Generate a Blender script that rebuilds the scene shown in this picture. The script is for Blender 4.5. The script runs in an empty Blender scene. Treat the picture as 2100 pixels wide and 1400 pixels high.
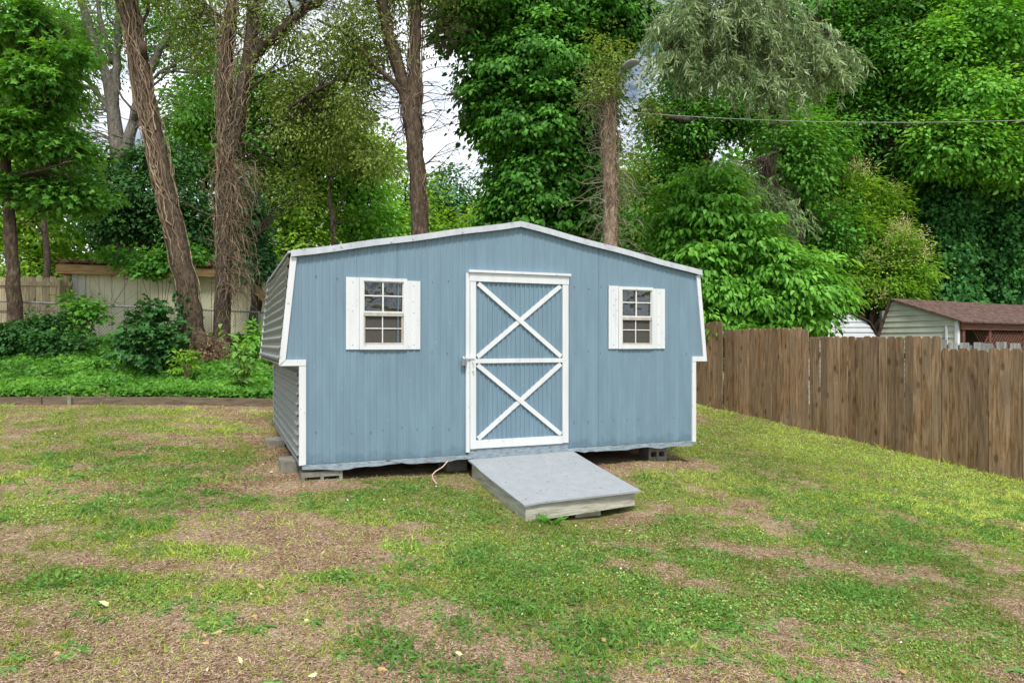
import bpy, math, random
import numpy as np
from mathutils import Vector
R=math.radians
sc=bpy.context.scene
COL=sc.collection
rng=np.random.default_rng(7)
random.seed(7)
EYE=1.66
F_=1440.0
# ------------------------------------------------------------------ camera
cd=bpy.data.cameras.new("camera"); cam=bpy.data.objects.new("camera",cd); COL.objects.link(cam)
cam.location=(0,0,EYE); cam.rotation_euler=(R(90),0,0)
cd.sensor_width=36; cd.lens=36*F_/2100; cd.shift_y=5/2100; cd.clip_end=2000; cd.clip_start=.05
sc.camera=cam
# ------------------------------------------------------------------ world
w=bpy.data.worlds.new("World"); sc.world=w; w.use_nodes=True
nt=w.node_tree; N=nt.nodes; L_=nt.links
bg=N["Background"]
sky=N.new("ShaderNodeTexSky"); sky.sky_type='NISHITA'; sky.sun_disc=False
SUN_EL=56; SUN_AZ=172      # azimuth clockwise from +Y
sky.sun_elevation=R(SUN_EL); sky.sun_rotation=R(SUN_AZ)
tc=N.new("ShaderNodeTexCoord"); mp=N.new("ShaderNodeMapping"); mp.inputs["Scale"].default_value=(1,1,2.2)
no=N.new("ShaderNodeTexNoise"); no.inputs["Scale"].default_value=3.2; no.inputs["Detail"].default_value=6; no.inputs["Roughness"].default_value=.6
cr=N.new("ShaderNodeValToRGB"); cr.color_ramp.elements[0].position=.36; cr.color_ramp.elements[1].position=.52
mx=N.new("ShaderNodeMix"); mx.data_type='RGBA'
no2=N.new("ShaderNodeTexNoise"); no2.inputs["Scale"].default_value=9
cr2=N.new("ShaderNodeValToRGB"); cr2.color_ramp.elements[0].color=(11.,12.2,14.2,1); cr2.color_ramp.elements[1].color=(16.5,16.8,17.4,1)
cr2.color_ramp.elements[0].position=.3; cr2.color_ramp.elements[1].position=.6
L_.new(tc.outputs["Generated"],mp.inputs[0]); L_.new(mp.outputs[0],no.inputs[0]); L_.new(mp.outputs[0],no2.inputs[0])
L_.new(no.outputs[0],cr.inputs[0]); L_.new(no2.outputs[0],cr2.inputs[0])
L_.new(cr.outputs[0],mx.inputs[0]); L_.new(sky.outputs[0],mx.inputs[6]); L_.new(cr2.outputs[0],mx.inputs[7])
L_.new(mx.outputs[2],bg.inputs[0]); bg.inputs[1].default_value=.077
# ------------------------------------------------------------------ sun
sd=bpy.data.lights.new("sun",'SUN'); sd.energy=3.2; sd.angle=R(11); sd.color=(1,.95,.86)
so=bpy.data.objects.new("sun",sd); COL.objects.link(so)
az=R(SUN_AZ); el=R(SUN_EL)
dv=Vector((math.sin(az)*math.cos(el),math.cos(az)*math.cos(el),math.sin(el)))
so.rotation_euler=dv.to_track_quat('Z','Y').to_euler(); so.location=(0,-5,12)
sc.view_settings.view_transform='Standard'; sc.view_settings.look='None'; sc.view_settings.gamma=1
sc.view_settings.exposure=0.27
sc.render.engine='CYCLES'
cy=sc.cycles; cy.max_bounces=7; cy.diffuse_bounces=4; cy.glossy_bounces=3; cy.transmission_bounces=4; cy.transparent_max_bounces=10

# ------------------------------------------------------------------ helpers
def tag(o,label=None,cat=None,group=None,kind=None):
    if label: o['label']=label
    if cat: o['category']=cat
    if group: o['group']=group
    if kind: o['kind']=kind
    return o
def thing(name,loc,label,cat,rz=0,group=None):
    o=bpy.data.objects.new(name,None); COL.objects.link(o); o.location=loc; o.rotation_euler=(0,0,rz)
    o.empty_display_size=.2
    return tag(o,label,cat,group)
def at(px,py,D): return np.array([(px-1050)/F_*D, D, EYE+(705-py)/F_*D])
def vh(ix,iy,seed):
    n=(ix.astype(np.int64)*374761393+iy.astype(np.int64)*668265263+seed*1274126177)&0x7fffffff
    n=((n^(n>>13))*1274126177)&0x7fffffff
    return ((n^(n>>16))&0xffff)/65535.
def vn(x,y,s=0):
    x=np.asarray(x,float);y=np.asarray(y,float)
    ix=np.floor(x);iy=np.floor(y);fx=x-ix;fy=y-iy;fx=fx*fx*(3-2*fx);fy=fy*fy*(3-2*fy)
    a=vh(ix,iy,s);b=vh(ix+1,iy,s);c=vh(ix,iy+1,s);d=vh(ix+1,iy+1,s)
    return (a*(1-fx)+b*fx)*(1-fy)+(c*(1-fx)+d*fx)*fy
def fbm(x,y,s=0,o=4):
    t=0;a=.5;q=0
    for k in range(o):
        t=t+a*vn(x*2**k+k*17.3,y*2**k-k*9.1,s+k);q+=a;a*=.5
    return t/q
def sm(a,b,x):
    t=np.clip((x-a)/(b-a),0,1); return t*t*(3-2*t)
def nrm(v): return v/np.maximum(np.linalg.norm(v,axis=-1,keepdims=True),1e-9)

def raw_mesh(name,V,sizes,idx,mats,parent=None,origin=(0,0,0),tint=None,matidx=None,smooth=False,extra=None):
    V=np.asarray(V,float)-np.asarray(origin,float)
    me=bpy.data.meshes.new(name)
    me.vertices.add(len(V)); me.vertices.foreach_set("co",V.astype(np.float32).ravel())
    sizes=np.asarray(sizes,np.int32); idx=np.asarray(idx,np.int32)
    me.loops.add(len(idx)); me.loops.foreach_set("vertex_index",idx)
    me.polygons.add(len(sizes))
    st=np.zeros(len(sizes),np.int32); st[1:]=np.cumsum(sizes)[:-1]
    me.polygons.foreach_set("loop_start",st)
    try: me.polygons.foreach_set("loop_total",sizes)
    except Exception: pass
    if not isinstance(mats,(list,tuple)): mats=[mats]
    for m in mats: me.materials.append(m)
    if matidx is not None: me.polygons.foreach_set("material_index",np.asarray(matidx,np.int32))
    me.polygons.foreach_set("use_smooth",np.full(len(sizes),bool(smooth)))
    if tint is not None:
        a=me.attributes.new("tint",'FLOAT','POINT'); a.data.foreach_set("value",np.asarray(tint,np.float32))
    if extra:
        for k,v in extra.items():
            a=me.attributes.new(k,'FLOAT','POINT'); a.data.foreach_set("value",np.asarray(v,np.float32))
    me.update(calc_edges=True)
    o=bpy.data.objects.new(name,me); COL.objects.link(o)
    if parent is not None: o.parent=parent
    return o
class MB:
    def __init__(s): s.v=[];s.n=0;s.sz=[];s.ix=[];s.t=[];s.m=[]
    def add(s,V,faces,t=.5,m=0):
        V=np.asarray(V,float); s.v.append(V); s.t.append(np.full(len(V),t) if np.isscalar(t) else np.asarray(t))
        for f in faces: s.sz.append(len(f)); s.ix.extend([i+s.n for i in f]); s.m.append(m)
        s.n+=len(V)
    def bulk(s,V,F,t,m=0):   # F (n,k) index array
        V=np.asarray(V,float); s.v.append(V); s.t.append(np.asarray(t,float))
        s.sz.extend([F.shape[1]]*len(F)); s.ix.extend((F+s.n).ravel().tolist()); s.m.extend([m]*len(F)); s.n+=len(V)
    def box(s,x0,x1,y0,y1,z0,z1,t=.5,m=0):
        V=[(x,y,z) for z in (z0,z1) for y in (y0,y1) for x in (x0,x1)]
        s.add(V,[(0,2,3,1),(4,5,7,6),(0,1,5,4),(2,6,7,3),(0,4,6,2),(1,3,7,5)],t,m)
    def hexa(s,b,tp,t=.5,m=0): # b,tp 4 pts each ccw
        s.add(list(b)+list(tp),[(3,2,1,0),(4,5,6,7),(0,1,5,4),(1,2,6,5),(2,3,7,6),(3,0,4,7)],t,m)
    def prism(s,poly,a,b,axis='y',t=.5,m=0): # polygon in (x,z) extruded y a..b
        n=len(poly)
        if axis=='y': V=[(x,a,z) for x,z in poly]+[(x,b,z) for x,z in poly]
        else: V=[(a,x,z) for x,z in poly]+[(b,x,z) for x,z in poly]
        s.add(V,[tuple(range(n)),tuple(range(2*n-1,n-1,-1))]+[(i,i+n,(i+1)%n+n,(i+1)%n) for i in range(n)],t,m)
    def beam(s,p,q,wd,th,up=(0,0,1),t=.5,m=0):
        p=np.array(p,float);q=np.array(q,float);d=nrm(q-p);sd_=nrm(np.cross(d,up));u=np.cross(sd_,d)
        a=sd_*wd/2;b=u*th/2
        s.hexa([p-a-b,p+a-b,p+a+b,p-a+b],[q-a-b,q+a-b,q+a+b,q-a+b],t,m)
    def tube(s,P,r,n=6,t=.5,m=0,jit=0,cap=True):
        P=np.asarray(P,float);k=len(P);r=np.broadcast_to(np.asarray(r,float),(k,))
        d=np.gradient(P,axis=0);d=nrm(d)
        ref=np.array([0,0,1.]) if abs(d[:,2]).mean()<.8 else np.array([1.,0,0])
        a=nrm(np.cross(d,ref));b=np.cross(d,a)
        th=np.linspace(0,2*np.pi,n,endpoint=False)
        rr=r[:,None]*np.ones((1,n))
        if jit: rr=rr*(1+jit*(rng.random((k,n))-.5)*2)
        V=P[:,None,:]+rr[...,None]*(a[:,None,:]*np.cos(th)[None,:,None]+b[:,None,:]*np.sin(th)[None,:,None])
        i=np.arange(k-1)[:,None]*n;j=np.arange(n)[None,:];j2=(j+1)%n
        Fq=np.stack([i+j,i+j2,i+n+j2,i+n+j],-1).reshape(-1,4)
        s.bulk(V.reshape(-1,3),Fq,np.full(k*n,t),m)
        if cap and n>3:
            s.sz.append(n); s.ix.extend(range(s.n-n,s.n)); s.m.append(m)
            s.sz.append(n); s.ix.extend(range(s.n-k*n+n-1,s.n-k*n-1,-1)); s.m.append(m)
    def build(s,name,mats,parent=None,origin=(0,0,0),smooth=False,**kw):
        return raw_mesh(name,np.concatenate(s.v),s.sz,s.ix,mats,parent,origin,np.concatenate(s.t),s.m,smooth,kw.get('extra'))

# leaves -------------------------------------------------------------
SH={'rhomb':[(0,0),(.42,.5),(1,0),(.42,-.5)],
    'oval':[(0,0),(.28,.44),(.68,.42),(1,0),(.68,-.42),(.28,-.44)],
    'lobe':[(0,0),(.0,.45),(.34,.30),(.55,.56),(.68,.2),(1,0),(.68,-.2),(.55,-.56),(.34,-.30),(.0,-.45)],
    'lance':[(0,0),(.3,.5),(1,0),(.3,-.5)]}
def leafV(P,D,Nn,L,W,shape,droop=.25):
    sh=SH[shape];P=np.asarray(P);n=len(P)
    D=nrm(D);S=nrm(np.cross(D,Nn));Nn=np.cross(S,D)
    L=np.broadcast_to(L,(n,));W=np.broadcast_to(W,(n,))
    out=np.empty((n,len(sh),3))
    for k,(u,v) in enumerate(sh):
        out[:,k]=P+D*(L*u)[:,None]+S*(W*v)[:,None]+Nn*((abs(v)*W*.35)-(u*u*droop*L))[:,None]
    return out
def leaf_obj(name,packs,mat,parent=None,origin=(0,0,0)):
    V=[];sz=[];ix=[];tt=[];n=0
    for A,t in packs:
        k=A.shape[1];m=A.shape[0]
        V.append(A.reshape(-1,3));sz.append(np.full(m,k));ix.append(np.arange(m*k)+n);n+=m*k;tt.append(np.repeat(t,k))
    return raw_mesh(name,np.concatenate(V),np.concatenate(sz),np.concatenate(ix),mat,parent,origin,np.concatenate(tt))
def rdir(n,zb=0,zs=1):
    v=rng.normal(size=(n,3));v[:,2]=v[:,2]*zs+zb;return nrm(v)
def clusters(ells,seed=0,shell=.55,gap=.0):
    """ells: (px,py,D,rxpx,rypx,ry_m,count) -> centres inside the ellipsoids, pushed outwards"""
    C=[];O=[]
    for e in ells:
        c=at(*e[:3]);D=e[2];r=np.array([e[3]/F_*D,e[5],e[4]/F_*D]);n=e[6]
        d=rdir(n);q=(shell+(1-shell)*rng.random(n))[:,None]
        q=np.where(rng.random((n,1))<.3,rng.random((n,1))**.5*.9,q)
        sx,sy=rng.random()*50,rng.random()*50
        lump=.62+.72*vn(d[:,0]*2.6+d[:,1]*1.7+sx,d[:,2]*2.9-d[:,1]*1.3+sy,9)
        p=c+d*q*r*lump[:,None]*(.85+.3*rng.random((n,1)))
        C.append(p);O.append(nrm(d/r))
    return np.concatenate(C),np.concatenate(O)
def foliage(C,O,per,cr_,L,W,shape,droop=.25,flat=.45,down=.25,up=.8,var=.35):
    """clumps of leaves round each centre"""
    n=len(C);cnt=rng.integers(int(per*.5),int(per*1.5)+1,n);id_=np.repeat(np.arange(n),cnt);m=len(id_)
    csz=cr_*(.6+.8*rng.random(n))
    off=rng.normal(size=(m,3))*np.array([.5,.5,.5*flat]);off*=csz[id_][:,None]
    rad=np.hypot(off[:,0],off[:,1]);off[:,2]-=down*rad
    P=C[id_]+off
    D=nrm(off*np.array([1,1,.4])+.5*O[id_]*cr_+rdir(m)*cr_*.35)
    D[:,2]-=down*1.6*rng.random(m)
    Nn=nrm(np.array([0,0,1.])*up+rdir(m)*.55+.35*O[id_])
    s=1+var*(rng.random(m)-.5)*2
    ct=rng.random(n)
    t=np.clip(.5+.55*(ct[id_]-.5)+.5*(rng.random(m)-.5),0,1)
    return leafV(P,nrm(D),Nn,L*s,W*s,shape,droop),t

# ------------------------------------------------------------------ materials
MC={}
def mat(name):
    m=bpy.data.materials.new(name);m.use_nodes=True;return m,m.node_tree.nodes,m.node_tree.links,m.node_tree.nodes["Principled BSDF"]
def ramp(N,stops):
    r=N.new("ShaderNodeValToRGB");e=r.color_ramp.elements
    while len(e)<len(stops): e.new(.5)
    for k,(p,c) in enumerate(stops): e[k].position=p;e[k].color=(*c,1)
    return r
def leafmat(name,dark,mid,light,rough=.55,trans=.38,spec=.22,ty=(1.5,1.25,.5)):
    m,N,Lk,b=mat(name)
    a=N.new("ShaderNodeAttribute");a.attribute_name="tint"
    g_=lambda c:tuple(min(.8,q*LG) for q in c)
    r=ramp(N,[(.05,g_(dark)),(.5,g_(mid)),(.95,g_(light))])
    Lk.new(a.outputs["Fac"],r.inputs[0])
    b.inputs["Roughness"].default_value=rough
    b.inputs["Specular IOR Level"].default_value=spec
    Lk.new(r.outputs[0],b.inputs["Base Color"])
    tr=N.new("ShaderNodeBsdfTranslucent");mu=N.new("ShaderNodeMix");mu.data_type='RGBA';mu.blend_type='MULTIPLY';mu.inputs[0].default_value=1
    Lk.new(r.outputs[0],mu.inputs[6]);mu.inputs[7].default_value=(*ty,1)
    Lk.new(mu.outputs[2],tr.inputs[0])
    ms=N.new("ShaderNodeMixShader");ms.inputs[0].default_value=trans
    Lk.new(b.outputs[0],ms.inputs[1]);Lk.new(tr.outputs[0],ms.inputs[2]);Lk.new(ms.outputs[0],N["Material Output"].inputs[0])
    return m
def noisy(name,stops,scale=8,detail=6,stretch=(1,1,1),rough=.8,bump=.3,bscale=None,spec=.2,metal=0,tintmul=0,coord="Object",rg=.6,bdist=.01):
    m,N,Lk,b=mat(name)
    tc=N.new("ShaderNodeTexCoord");mp=N.new("ShaderNodeMapping");mp.inputs["Scale"].default_value=stretch
    Lk.new(tc.outputs[coord],mp.inputs[0])
    src=mp.outputs[0]
    a=N.new("ShaderNodeAttribute");a.attribute_name="tint"
    if tintmul:
        ad=N.new("ShaderNodeVectorMath");ad.operation='MULTIPLY_ADD'
        cb=N.new("ShaderNodeCombineXYZ")
        for k in range(3): Lk.new(a.outputs["Fac"],cb.inputs[k])
        Lk.new(cb.outputs[0],ad.inputs[0]);ad.inputs[1].default_value=(37,23,51);Lk.new(src,ad.inputs[2]);src=ad.outputs[0]
    n1=N.new("ShaderNodeTexNoise");n1.inputs["Scale"].default_value=scale;n1.inputs["Detail"].default_value=detail;n1.inputs["Roughness"].default_value=rg
    Lk.new(src,n1.inputs[0])
    r=ramp(N,stops);Lk.new(n1.outputs[0],r.inputs[0]);outc=r.outputs[0]
    if tintmul:
        mr=N.new("ShaderNodeMapRange");mr.inputs[3].default_value=1-tintmul;mr.inputs[4].default_value=1+tintmul
        Lk.new(a.outputs["Fac"],mr.inputs[0])
        mu=N.new("ShaderNodeVectorMath");mu.operation='SCALE';Lk.new(outc,mu.inputs[0]);Lk.new(mr.outputs[0],mu.inputs["Scale"]);outc=mu.outputs[0]
    Lk.new(outc,b.inputs["Base Color"])
    b.inputs["Roughness"].default_value=rough;b.inputs["Specular IOR Level"].default_value=spec;b.inputs["Metallic"].default_value=metal
    if bump:
        n2=N.new("ShaderNodeTexNoise");n2.inputs["Scale"].default_value=bscale or scale*2.5;n2.inputs["Detail"].default_value=5
        Lk.new(src,n2.inputs[0]);bp=N.new("ShaderNodeBump");bp.inputs["Strength"].default_value=bump;bp.inputs["Distance"].default_value=bdist
        Lk.new(n2.outputs[0],bp.inputs["Height"]);Lk.new(bp.outputs[0],b.inputs["Normal"])
    m["col"]=0
    MC[name]=(N,Lk,b,outc,src)
    return m
M={}
def paint(name,base,chip,rough,chipamt=.63,stain=.12,zfade=None):
    """sheet-metal paint: faint vertical streaks, small chips, grime near the bottom edge"""
    m=noisy(name,[(.3,tuple(c*(1-stain) for c in base)),(.7,tuple(c*(1+stain*.6) for c in base))],scale=3,stretch=(3,3,.5),rough=rough,bump=.12,bscale=14,spec=.35,bdist=.004)
    N,Lk,b,outc,src=MC[name]
    tc=N.new("ShaderNodeTexCoord")
    n=N.new("ShaderNodeTexNoise");n.inputs["Scale"].default_value=26;n.inputs["Detail"].default_value=4;Lk.new(tc.outputs["Object"],n.inputs[0])
    r=ramp(N,[(chipamt,(0,0,0)),(chipamt+.04,(1,1,1))]);Lk.new(n.outputs[0],r.inputs[0])
    mxx=N.new("ShaderNodeMix");mxx.data_type='RGBA';Lk.new(r.outputs[0],mxx.inputs[0]);Lk.new(outc,mxx.inputs[6]);mxx.inputs[7].default_value=(*chip,1)
    o=mxx.outputs[2]
    if zfade:
        sp=N.new("ShaderNodeSeparateXYZ");Lk.new(tc.outputs["Object"],sp.inputs[0])
        n3=N.new("ShaderNodeTexNoise");n3.inputs["Scale"].default_value=9;n3.inputs["Detail"].default_value=5;Lk.new(tc.outputs["Object"],n3.inputs[0])
        ma=N.new("ShaderNodeMath");ma.operation='MULTIPLY_ADD';Lk.new(n3.outputs[0],ma.inputs[0]);ma.inputs[1].default_value=.32;Lk.new(sp.outputs[2],ma.inputs[2])
        rr=ramp(N,[(.17,(1,1,1)),(.26,(0,0,0))]);Lk.new(ma.outputs[0],rr.inputs[0])
        mg=N.new("ShaderNodeMath");mg.operation='MULTIPLY';Lk.new(rr.outputs[0],mg.inputs[0]);mg.inputs[1].default_value=.7
        m2=N.new("ShaderNodeMix");m2.data_type='RGBA';Lk.new(mg.outputs[0],m2.inputs[0]);Lk.new(o,m2.inputs[6]);m2.inputs[7].default_value=(*zfade,1)
        o=m2.outputs[2]
    Lk.new(o,b.inputs["Base Color"])
    return m
M['blue']=paint('blue_paint',(.165,.255,.325),(.21,.31,.375),.55,.675,.13,zfade=(.10,.17,.23))
M['white']=paint('white_paint',(.65,.67,.69),(.42,.43,.43),.5,.665,.09)
M['trimmetal']=paint('galvanised_trim',(.48,.51,.56),(.30,.31,.33),.4,.64,.16)
M['whitemetal']=paint('weathered_shaded_white_metal',(.27,.285,.28),(.24,.24,.23),.5,.62,.22)  # grimy white metal, base also darkened to hold the side walls' shade
M['alu']=noisy('aluminium_frame',[(.3,(.33,.31,.28)),(.7,(.50,.47,.43))],scale=20,rough=.45,bump=.1,spec=.4)
M['muntin']=noisy('muntin_white',[(.3,(.60,.60,.58)),(.7,(.75,.75,.73))],scale=20,rough=.5,bump=0)
M['wood_blue']=noisy('peeling_blue_wood',[(.34,(.07,.06,.055)),(.40,(.20,.24,.27)),(.60,(.28,.35,.41)),(.72,(.38,.35,.30))],scale=14,stretch=(1,4,5),rough=.8,bump=.6,bdist=.01)
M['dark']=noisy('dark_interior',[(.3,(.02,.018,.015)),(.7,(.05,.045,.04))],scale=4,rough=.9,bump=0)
M['concrete']=noisy('concrete',[(.3,(.13,.125,.10)),(.7,(.29,.285,.24))],scale=7,rough=.95,bump=.5,bscale=60,bdist=.004)
M['ramptop']=paint('ramp_paint',(.30,.325,.345),(.14,.135,.12),.6,.655,.10)
def oldwood(name,a,b_,c,stretch,scale=3.0,tm=.0,rough=.85,bump=.6):
    return noisy(name,[(.3,a),(.5,b_),(.72,c)],scale=scale,detail=8,stretch=stretch,rough=rough,bump=bump,tintmul=tm,rg=.7,bdist=.006)
M['rampwood']=oldwood('greyed_ramp_wood',(.20,.18,.13),(.42,.41,.34),(.56,.56,.50),(1.5,1.5,14))
M['timber']=oldwood('edging_timber',(.07,.05,.035),(.15,.115,.08),(.22,.18,.13),(1.5,14,14))
# fence picket wood with grain + knots
def picketmat(name,cols,dull):
    m,N,Lk,b=mat(name)
    a=N.new("ShaderNodeAttribute");a.attribute_name="tint"
    tc=N.new("ShaderNodeTexCoord")
    cb=N.new("ShaderNodeCombineXYZ");
    for k in range(3): Lk.new(a.outputs["Fac"],cb.inputs[k])
    ad=N.new("ShaderNodeVectorMath");ad.operation='MULTIPLY_ADD';Lk.new(cb.outputs[0],ad.inputs[0]);ad.inputs[1].default_value=(71,53,97);Lk.new(tc.outputs["Object"],ad.inputs[2])
    mp=N.new("ShaderNodeMapping");mp.inputs["Scale"].default_value=(9,9,.8);Lk.new(ad.outputs[0],mp.inputs[0])
    n1=N.new("ShaderNodeTexNoise");n1.inputs["Scale"].default_value=2.8;n1.inputs["Detail"].default_value=8;n1.inputs["Roughness"].default_value=.7;n1.inputs["Distortion"].default_value=.8;Lk.new(mp.outputs[0],n1.inputs[0])
    r=ramp(N,[(.32,cols[0]),(.45,cols[1]),(.56,cols[2]),(.70,cols[3])]);Lk.new(n1.outputs[0],r.inputs[0])
    # knots
    mk=N.new("ShaderNodeMapping");mk.inputs["Scale"].default_value=(5,5,2.6);Lk.new(ad.outputs[0],mk.inputs[0])
    vo=N.new("ShaderNodeTexVoronoi");vo.inputs["Scale"].default_value=1.15;Lk.new(mk.outputs[0],vo.inputs[0])
    rk=ramp(N,[(.10,(.85,.85,.85)),(.22,(0,0,0))]);Lk.new(vo.outputs["Distance"],rk.inputs[0])
    m1=N.new("ShaderNodeMix");m1.data_type='RGBA';Lk.new(rk.outputs[0],m1.inputs[0]);Lk.new(r.outputs[0],m1.inputs[6]);m1.inputs[7].default_value=(*cols[0],1)
    # per picket tone and patches of grey weathering
    n2=N.new("ShaderNodeTexNoise");n2.inputs["Scale"].default_value=1.3;n2.inputs["Detail"].default_value=3;Lk.new(ad.outputs[0],n2.inputs[0])
    r2=ramp(N,[(.42,(0,0,0)),(.62,(.8,.8,.8))]);Lk.new(n2.outputs[0],r2.inputs[0])
    m2=N.new("ShaderNodeMix");m2.data_type='RGBA';Lk.new(r2.outputs[0],m2.inputs[0]);Lk.new(m1.outputs[2],m2.inputs[6])
    mu=N.new("ShaderNodeMix");mu.data_type='RGBA';mu.blend_type='MIX';mu.inputs[0].default_value=.55;Lk.new(m1.outputs[2],mu.inputs[6]);mu.inputs[7].default_value=(*dull,1)
    Lk.new(mu.outputs[2],m2.inputs[7])
    mr=N.new("ShaderNodeMapRange");mr.inputs[3].default_value=.80;mr.inputs[4].default_value=1.32;Lk.new(a.outputs["Fac"],mr.inputs[0])
    sc_=N.new("ShaderNodeVectorMath");sc_.operation='SCALE';Lk.new(m2.outputs[2],sc_.inputs[0]);Lk.new(mr.outputs[0],sc_.inputs["Scale"])
    Lk.new(sc_.outputs[0],b.inputs["Base Color"])
    bp=N.new("ShaderNodeBump");bp.inputs["Strength"].default_value=.5;bp.inputs["Distance"].default_value=.004;Lk.new(n1.outputs[0],bp.inputs["Height"]);Lk.new(bp.outputs[0],b.inputs["Normal"])
    b.inputs["Roughness"].default_value=.85;b.inputs["Specular IOR Level"].default_value=.15
    return m
M['picket']=picketmat('brown_picket_wood',[(.07,.038,.019),(.205,.125,.066),(.31,.20,.115),(.43,.31,.20)],(.25,.195,.145))
M['picket_grey']=picketmat('grey_picket_wood',[(.08,.08,.075),(.17,.17,.16),(.25,.25,.235),(.36,.36,.34)],(.2,.2,.2))
M['picket_tan']=picketmat('tan_picket_wood',[(.13,.095,.05),(.34,.27,.15),(.48,.41,.25),(.6,.52,.36)],(.36,.33,.24))
def bark(name,a,b_,c,sc_=11):
    return noisy(name,[(.32,a),(.5,b_),(.7,c)],scale=sc_,detail=9,stretch=(1.5,1.5,.5),rough=.95,bump=1.0,bscale=14,bdist=.05,rg=.72)
M['bark_brown']=bark('brown_bark',(.026,.018,.012),(.082,.06,.04),(.19,.148,.108))
M['bark_grey']=bark('grey_bark',(.07,.062,.05),(.16,.145,.12),(.26,.24,.21))
M['bark_dark']=bark('dark_bark',(.03,.024,.018),(.07,.055,.04),(.13,.105,.08))
M['pole']=bark('weathered_pole_wood',(.10,.07,.05),(.28,.205,.145),(.50,.40,.30))
M['vine']=noisy('dry_vine',[(.3,(.11,.08,.05)),(.55,(.25,.185,.125)),(.75,(.42,.34,.24))],scale=6,rough=.95,bump=0,tintmul=.45)
M['twig']=noisy('grey_twig',[(.3,(.14,.125,.085)),(.7,(.34,.31,.23))],scale=6,rough=.95,bump=0,tintmul=.4)
LG=1.5
M['lf_ivy']=leafmat('ivy_leaf',(.024,.080,.010),(.055,.180,.020),(.12,.31,.045),rough=.5,trans=.35,spec=.25)
M['lf_mid']=leafmat('mid_green_leaf',(.032,.10,.013),(.07,.205,.026),(.14,.32,.05),trans=.42,spec=.28)
M['lf_bright']=leafmat('bright_green_leaf',(.06,.17,.022),(.12,.31,.042),(.22,.44,.085),rough=.5,trans=.45,spec=.25)
M['lf_yellow']=leafmat('sunny_yellow_green_leaf',(.06,.16,.014),(.14,.29,.028),(.27,.42,.06),trans=.5)  # yellow-green leaf, brightened so the far trees' sunlight is in the colour
M['lf_olive']=leafmat('olive_leaf',(.06,.10,.018),(.12,.185,.035),(.20,.28,.07),trans=.35)
M['lf_dark']=leafmat('dark_leaf',(.014,.050,.012),(.028,.095,.022),(.06,.165,.042),rough=.45,trans=.25)
M['lf_blue']=leafmat('cool_ivy_leaf',(.018,.075,.022),(.04,.14,.04),(.09,.25,.075),rough=.4,trans=.2,spec=.45)
M['lf_deep']=leafmat('deep_shade_leaf',(.010,.035,.012),(.02,.068,.022),(.045,.13,.04))  # darker leaf copy, deep shade of the back trees put into the colour
M['lf_column']=leafmat('column_ivy_leaf',(.018,.07,.02),(.045,.16,.04),(.10,.28,.075))
M['lf_silver']=leafmat('pale_narrow_leaf',(.06,.10,.035),(.155,.225,.105),(.38,.45,.29),rough=.5,trans=.4,ty=(1.15,1.1,.7))
M['lf_flower']=leafmat('pinkish_panicle',(.42,.42,.14),(.56,.48,.24),(.62,.48,.34),trans=.3,ty=(1,1,.8))
M['lf_poke']=leafmat('large_soft_leaf',(.05,.12,.03),(.095,.21,.045),(.17,.31,.08),rough=.45,trans=.4)
M['grass']=leafmat('lawn_blade',(.11,.14,.03),(.235,.30,.05),(.42,.52,.10),rough=.6,trans=.35,ty=(1.3,1.2,.5))
M['clover']=leafmat('clover_leaf',(.06,.13,.03),(.15,.26,.06),(.31,.43,.13),rough=.55,trans=.3)
M['straw']=leafmat('dry_straw',(.17,.115,.075),(.33,.25,.17),(.50,.41,.30),rough=.8,trans=.15,spec=.1,ty=(1,1,1))
M['deadleaf']=leafmat('fallen_leaf',(.20,.10,.04),(.40,.26,.13),(.60,.46,.28),rough=.7,trans=.15,ty=(1,1,1))
M['duff']=leafmat('brown_leaf_litter',(.07,.04,.022),(.16,.095,.055),(.28,.18,.11),rough=.85,trans=.1,spec=.1,ty=(1,1,1))

# ------------------------------------------------------------------ ground
FP=np.array([6.74,9.25]);FD=np.array([-.435,.900])
SO=np.array([.053,7.6]);SU=np.array([.925,.380]);SV=np.array([-.380,.925])   # shed frame
def gbase(x,y):
    X=np.clip(x,-12,10);Y=np.clip(y,0,15)
    z=-1.7262-.0773*X+.0429*Y-.0031*X*X+.0026*X*Y
    return EYE+z
def gz(x,y):
    x=np.asarray(x,float);y=np.asarray(y,float)
    z=gbase(x,y)
    z=z-.095*np.exp(-((x-.6)**2+(y-6.2)**2)/.8)+.07*np.exp(-((x-1.7)**2+(y-8.2)**2)/.8)+.01*np.exp(-((x+1.9)**2+(y-6.8)**2)/.8)
    d=(FP[0]-x)*.9+(FP[1]-y)*.435
    wx=sm(1,5,d)
    z=z+wx*(.11*sm(12.10,12.16,y)+.93*sm(12.0,17.3,y)**.9)
    z=z+(fbm(x*1.3,y*1.3,3)-.5)*.05*(1-sm(11.5,12,y))+(fbm(x*9,y*9,5,3)-.5)*.018
    return z
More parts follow.
